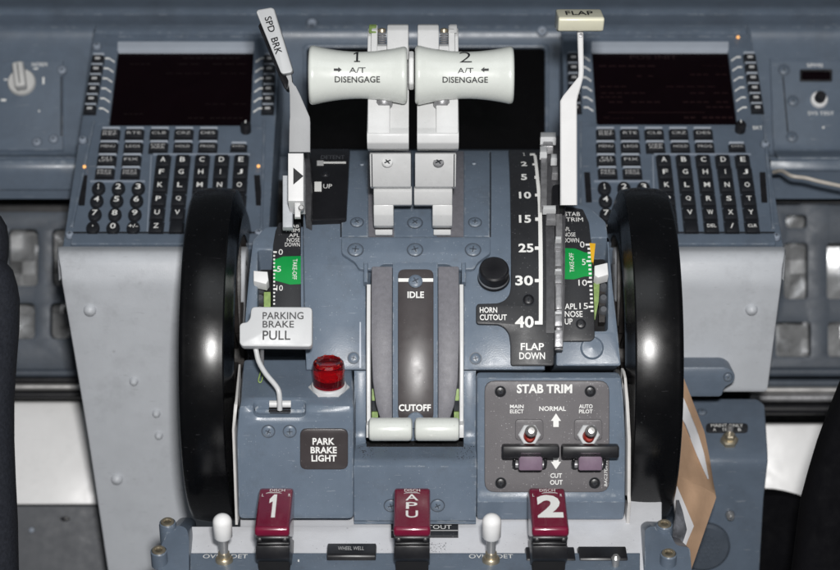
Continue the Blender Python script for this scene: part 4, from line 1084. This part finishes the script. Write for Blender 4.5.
p.tube([P(262, 366, 2.65), P(260, 374, 2.6), P(258.5, 381, 2.58), P(261, 382, 2.58), P(263, 375, 2.6), P(262, 368, 2.62)], .007, 'ivory_green', 6); obj('safety_wire', p, t)
# ================================================================== PEDESTAL + FIRE PANEL
t = thing('pedestal', 'white-grey painted pedestal top running along the bottom of the quadrant', 'pedestal', P(415, 560, 2))
p = Part(); p.slab(PED, [(186, 526), (240, 526), (240, 488), (662, 488), (662, 600), (186, 600)], -.8, 0, 'pedestal_white', bev=.02); obj('top_plate', p, t)
p = Part(); p.slab(PED, rect(391, 523.3, 458.3, 535.3), 0, .03, 'placard', bev=.008); p.text(PED, 'BELL', (395, 525, 412, 529), .034); p.text(PED, 'CUTOUT', (415, 525, 451.5, 529), .034); p.slab(PED, rect(391.4, 530, 458, 530.6), .03, .033, 'ink_grey'); obj('bell_cutout_placard', p, t)
t = thing('fire_warning_console', 'blue-grey fire panel strip under the three maroon handles', 'control panel', P(412, 575, 3))
p = Part()
FQ = Surf([(545, 2.80), (600, 3.72)])
p.slab(FQ, rect(190, 552.5, 640, 600), -.3, .06, 'blue', bev=.015)
p.text(FQ, 'OVHT DET', (203, 554.3, 247.5, 558.3), .064, 'ink_white'); p.text(FQ, 'OVHT DET', (469, 554.3, 513, 558.3), .064, 'ink_white')
p.slab(FQ, rect(297.8, 559.5, 299.3, 561), .06, .068, 'ink_white')
obj('panel_plate', p, t)
BOXS = Surf([(540, 2.9), (555, 3.15)])
for (x0, x1, y0, tx) in ((327, 376, 543.5, 'WHEEL WELL'), (526, 575, 547, ''), (579, 627, 546.5, '')):
    p = Part(); p.prism([(y0, 2.98), (y0 + 10.5, 3.17), (y0 + 13, 3.18), (600, 3.10), (600, 2.6), (y0 + 3, 2.6)], X(x0, 3.1), X(x1, 3.1), 'black', .015)
    if tx:
        q = Surf([(y0, 2.98), (y0 + 10.5, 3.17)]); p.text(q, tx, (338, y0 + 3, 364, y0 + 6.6), .006, 'ink_grey')
    obj('caption_light', p, t)
p = Part(); p.lathe(FQ.M(615.5, 566, .06), [(.03, 0), (.035, .04), (.045, .09), (.025, .12), (0, .125)], 'steel', 20); obj('test_toggle', p, t)
for cx in (221.8, 491):
    sw = thing('white_capped_toggle', None, None, P(cx, 562, 2.95) - Vector(t.location) / S); sw.parent = t
    M = FQ.M(cx + (2.5 if cx < 400 else 0), 561, .06); M = Matrix(((1, 0, 0, M[0][3]), (0, U.y, -F.y, M[1][3]), (0, U.z, -F.z, M[2][3]), (0, 0, 0, 1))) @ Matrix.Rotation(math.radians(-62), 4, 'X')
    # M local z now points mostly up in view
    p = Part(); p.lathe(M, [(.085, 0), (.085, .03), (.07, .05), (.055, .05), (.055, .10), (0, .10)], 'brass_nut', 24); obj('nut', p, sw)
    p = Part(); p.lathe(M, [(.04, .05), (.046, .2), (.055, .33), (0, .33)], 'steel', 28); obj('toggle_shaft', p, sw)
    p = Part(); pr = [(.0, .27), (.075, .27), (.09, .29), (.092, .42)] + [(.092 * math.cos(a), .45 + .085 * math.sin(a)) for a in [math.pi / 2 * k / 8 for k in range(9)]]
    p.lathe(M, pr, 'white_cap', 36); obj('toggle_cap', p, sw)
def fire_handle(cx0, cx1, wpx, mark, label, tb):
    t = thing('fire_switch', label, 'fire handle', P(cx1, 560, 3.1), group='maroon fire handles')
    xa = X(cx1, 3.7); hw = sc(wpx, 3.7) / 2
    p = Part(); p.prism([(488, 3.02), (489, 3.10), (524.5, 3.66), (528, 3.72), (536, 3.70), (537, 3.62), (537, 3.0), (492, 2.86)], xa - hw, xa + hw, 'maroon', .028, 3)
    sf = Surf([(489, 3.10), (524.5, 3.66)])
    for (txt, b, bo) in tb: p.text(sf, txt, b, .006, 'ink_white', bold=bo, slant=0)
    cxm = (tb[0][1][0] + tb[0][1][2]) / 2
    p.slab(sf, [(cxm - 8, 493.2), (cxm - 5, 492.2), (cxm + 5, 492.2), (cxm + 8, 493.2), (cxm + 5, 492.7), (cxm - 5, 492.7)], .002, .006, 'ink_grey')
    obj('handle_cap', p, t)
    p = Part(); h2 = hw * .97
    p.prism([(536, 3.62), (540, 3.62), (541.5, 3.52), (544.5, 3.52), (546, 3.63), (559, 3.60), (561, 3.54), (569, 3.0), (540, 2.85)], xa - h2, xa + h2, 'black', .012)
    for s_ in (-1, 1): p.box(frameP(cx1 + s_ * wpx * .36, 539.5, 3.605), (0, 0, 0), (.045, .05, .03), 'black', .01)
    obj('handle_grip', p, t)
    p = Part(); p.prism([(561, 3.50), (600, 3.1), (600, 2.7), (560, 2.9)], xa - hw * .9, xa + hw * .9, 'black_matte', .01); obj('handle_base', p, t)
fire_handle(276, 272, 35, '1', 'maroon fire handle marked 1 beside the white-capped switch at left',
    [('1', (267.5, 494.5, 280, 517.5), .05), ('DISCH', (270, 489, 285, 491.6), .0), ('L', (262, 493.8, 263.8, 496.5), 0), ('R', (288.5, 493.8, 290.5, 496.5), 0)])
fire_handle(412, 412, 37, 'APU', 'maroon fire handle marked APU in the middle',
    [('A', (405.5, 494.3, 418.3, 500.4), .01), ('P', (406, 502.2, 417.4, 508.8), .01), ('U', (405.8, 510.5, 418, 517.6), .01), ('DISCH', (404.5, 489, 420, 491.6), 0)])
fire_handle(546, 550.5, 37, '2', 'maroon fire handle marked 2 in front of the stab trim panel',
    [('2', (537, 495, 562.5, 517.6), .045), ('DISCH', (539.5, 489, 555, 491.6), .0), ('L', (532.5, 493.8, 534.3, 496.5), 0), ('R', (560, 493.8, 562, 496.5), 0)])
# corner bolts
for nm, (cx, cy, bx, by) in (('left', (168.5, 523, 159.5, 558)), ('right', (663.5, 525, 668, 561))):
    t = thing('corner_bracket', 'blue-grey corner bracket with bolts at the lower %s of the pedestal' % nm, 'bracket', P(cx, 560, 2.5), group='pedestal corner brackets')
    p = Part()
    if nm == 'left': q = [(170, 527), (181, 525.5), (187, 529), (189, 540), (189, 600), (156, 600), (160, 548)]
    else: q = [(645, 530), (650, 526.5), (668, 527), (671, 535), (676, 545), (690, 548), (694, 600), (644, 600)]
    p.sheetP(q, lambda a, b: 2.72 + (b - 520) * .010, .8, 'blue_clean', bev=.05, r=3)
    up = math.radians(58)
    M = frameP(cx, cy + 13, 2.72, tilt=up); p.lathe(M, [(.085, -.1), (.085, .14), (.08, .155), (0, .155)], 'blue_clean', 32)
    obj('bracket_body', p, t)
    for (a, b, dz) in ((cx, cy + 13, .155), (bx, by + 2, .1)):
        M = frameP(a, b, 2.72 if dz > .12 else 3.15, tilt=up)
        p = Part(); p.lathe(M, [(.08, dz - .16), (.08, dz + .01), (.07, dz + .02)], 'blue_clean', 28, cap=False); p.lathe(M, [(.068, dz + .015), (.062, dz + .03), (.04, dz + .03), (.035, dz + .015), (0, dz + .015)], 'brass_nut', 28); obj('bolt', p, t)
# envelope
t = thing('paper_envelope', 'creased brown paper envelope with white stripes tucked beside the right wheel', 'envelope', P(690, 565, 1))
ev = lambda a, b: 1.5 + (b - 380) * .002 - (a - 690) * .012
p = Part()
def curl(outl, f, m, n=14, th=.012):
    # paper sheet between a left and a right edge, gently curled and creased
    V = []; Fc = []
    ys = [outl[0][0] + (outl[-1][0] - outl[0][0]) * q / (n * 2) for q in range(n * 2 + 1)]
    for lay in (0, 1):
        for y in ys:
            l = float(np.interp(y, [o[0] for o in outl], [o[1] for o in outl])); r = float(np.interp(y, [o[0] for o in outl], [o[2] for o in outl]))
            for q in range(9):
                x = l + (r - l) * q / 8
                V.append(P(x, y, f(x, y)) + F * th * lay)
    R_ = len(ys); 
    for lay in (0, 1):
        for a in range(R_ - 1):
            for q in range(8):
                b = lay * R_ * 9 + a * 9 + q; Fc.append([b, b + 9, b + 10, b + 1] if lay == 0 else [b, b + 1, b + 10, b + 9])
    O = R_ * 9
    for a in range(R_ - 1):
        for q in (0, 8): b = a * 9 + q; Fc.append([b, b + 9, b + 9 + O, b + O])
    for q in range(8):
        for a in (0, R_ - 1): b = a * 9 + q; Fc.append([b, b + 1, b + 1 + O, b + O])
    part = Part(); part.raw(V, Fc, m); return part
wob = lambda x, y: .02 * math.sin(x * .21 + y * .05) + .015 * math.sin(y * .13 - x * .08)
ev = lambda x, y: 1.2 + (y - 380) * .0025 - (x - 690) * .014 + wob(x, y)
back = [(374, 670, 682), (385, 670, 686.5), (402, 670, 693), (432, 670, 704.5), (460, 668, 710), (480, 674, 713), (496, 676, 716), (520, 677, 700), (575, 672, 690)]
obj('envelope_body', curl(back, ev, 'paper_brown'), t)
obj('white_band', curl([(392, 672, 680.5), (401, 675, 685), (430, 687, 697), (453, 696, 704), (479, 707.5, 709)], lambda x, y: ev(x, y) + .03, 'paper_white'), t)
fl = lambda x, y: ev(x, y) + .09 + max(0, (x - 690)) * .004
obj('flap', curl([(477, 674, 682), (487, 675, 703), (495, 675.5, 716.8), (500, 676, 715.5), (530, 674, 705), (562, 672, 694), (590, 670, 684)], fl, 'paper_brown'), t)
obj('white_label', curl([(486, 672, 677), (500, 673, 683), (526, 676, 694), (540, 676, 688), (556, 675, 682), (580, 670, 676)], lambda x, y: fl(x, y) + .025, 'paper_white'), t)
obj('clear_window', curl([(500, 676, 679), (512, 675, 683), (530, 673, 687), (545, 672, 682), (575, 671, 675)], lambda x, y: fl(x, y) + .05 + .02 * math.sin(y * .2 + x * .3) , 'plastic_clear'), t)
# loose dust and crumbs on the ledges
p = Part()
def crumbs(surf, x0, x1, y0, y1, n, r0, m, h=0):
    for _ in range(n):
        x = random.uniform(x0, x1); y = random.uniform(y0, y1); M = surf.M(x, y, h) @ Matrix.Rotation(random.random() * 6, 4, 'Z')
        r = r0 * random.uniform(.4, 1.3)
        a = M @ Vector((-r, -r * .6, 0)); b = M @ Vector((r, -r * .5, 0)); c = M @ Vector((0, r, 0)); d = M @ Vector((random.uniform(-r, r) * .4, 0, r))
        p.raw([a, b, c, d], [[0, 1, 3], [1, 2, 3], [2, 0, 3], [0, 2, 1]], m)
crumbs(CB, 358, 472, 444, 460, 220, .0035, 'kick_grey'); crumbs(CB, 358, 374, 446, 457, 50, .005, 'wheel_web'); crumbs(CB, 457, 474, 446, 459, 60, .005, 'wheel_web')
crumbs(LB, 244, 350, 362, 400, 90, .0035, 'kick_grey'); crumbs(PED, 190, 640, 540, 551, 70, .004, 'kick_grey'); crumbs(PED, 430, 446, 543, 552, 50, .006, 'kick_grey')
crumbs(RB, 480, 620, 497, 503, 40, .004, 'kick_grey'); crumbs(FQ, 192, 636, 553, 566, 80, .004, 'kick_grey', .06)
single('dust', p, 'loose dust and crumbs lying on the ledges of the quadrant', None, kind='stuff')
# ================================================================== LIGHT, CAMERA
w = bpy.data.worlds.new('World'); scn.world = w; w.use_nodes = True
nt = w.node_tree; bg = nt.nodes['Background']
bg.inputs[0].default_value = (.80, .90, 1.0, 1); bg.inputs[1].default_value = .06
def area(name, loc, tgt, sx, sy, power, col=(1, 1, 1)):
    l = bpy.data.lights.new(name, 'AREA'); l.shape = 'RECTANGLE'; l.size = sx * S; l.size_y = sy * S; l.energy = power; l.color = col
    o = bpy.data.objects.new(name, l); COL.objects.link(o); o.location = Vector(loc) * S
    o.rotation_euler = (Vector(tgt) * S - o.location).to_track_quat('-Z', 'Y').to_euler(); return o
area('flash', CAM + U * 1.5 + R * .5, P(420, 300, 2), 1.0, .7, 23.5, (1, .985, .97))
area('ceiling_bounce', CAM * .45 + Vector((0, 3, 13)), P(420, 250, 1), 12, 8, 1.7, (.93, .97, 1))
cam = bpy.data.cameras.new('camera'); co = bpy.data.objects.new('camera', cam); COL.objects.link(co)
co.location = CAM * S
co.rotation_euler = F.to_track_quat('-Z', 'Y').to_euler()
cam.sensor_width = 36; cam.lens = 36 * FP / 840; cam.clip_start = .05; cam.clip_end = 50
cam.dof.use_dof = True; cam.dof.focus_distance = (D0 - 2.5) * S; cam.dof.aperture_fstop = 7.5
scn.camera = co
scn.view_settings.view_transform = 'Standard'; scn.view_settings.look = 'None'; scn.view_settings.exposure = 0; scn.view_settings.gamma = 1
scn.render.resolution_x = 1024; scn.render.resolution_y = 695
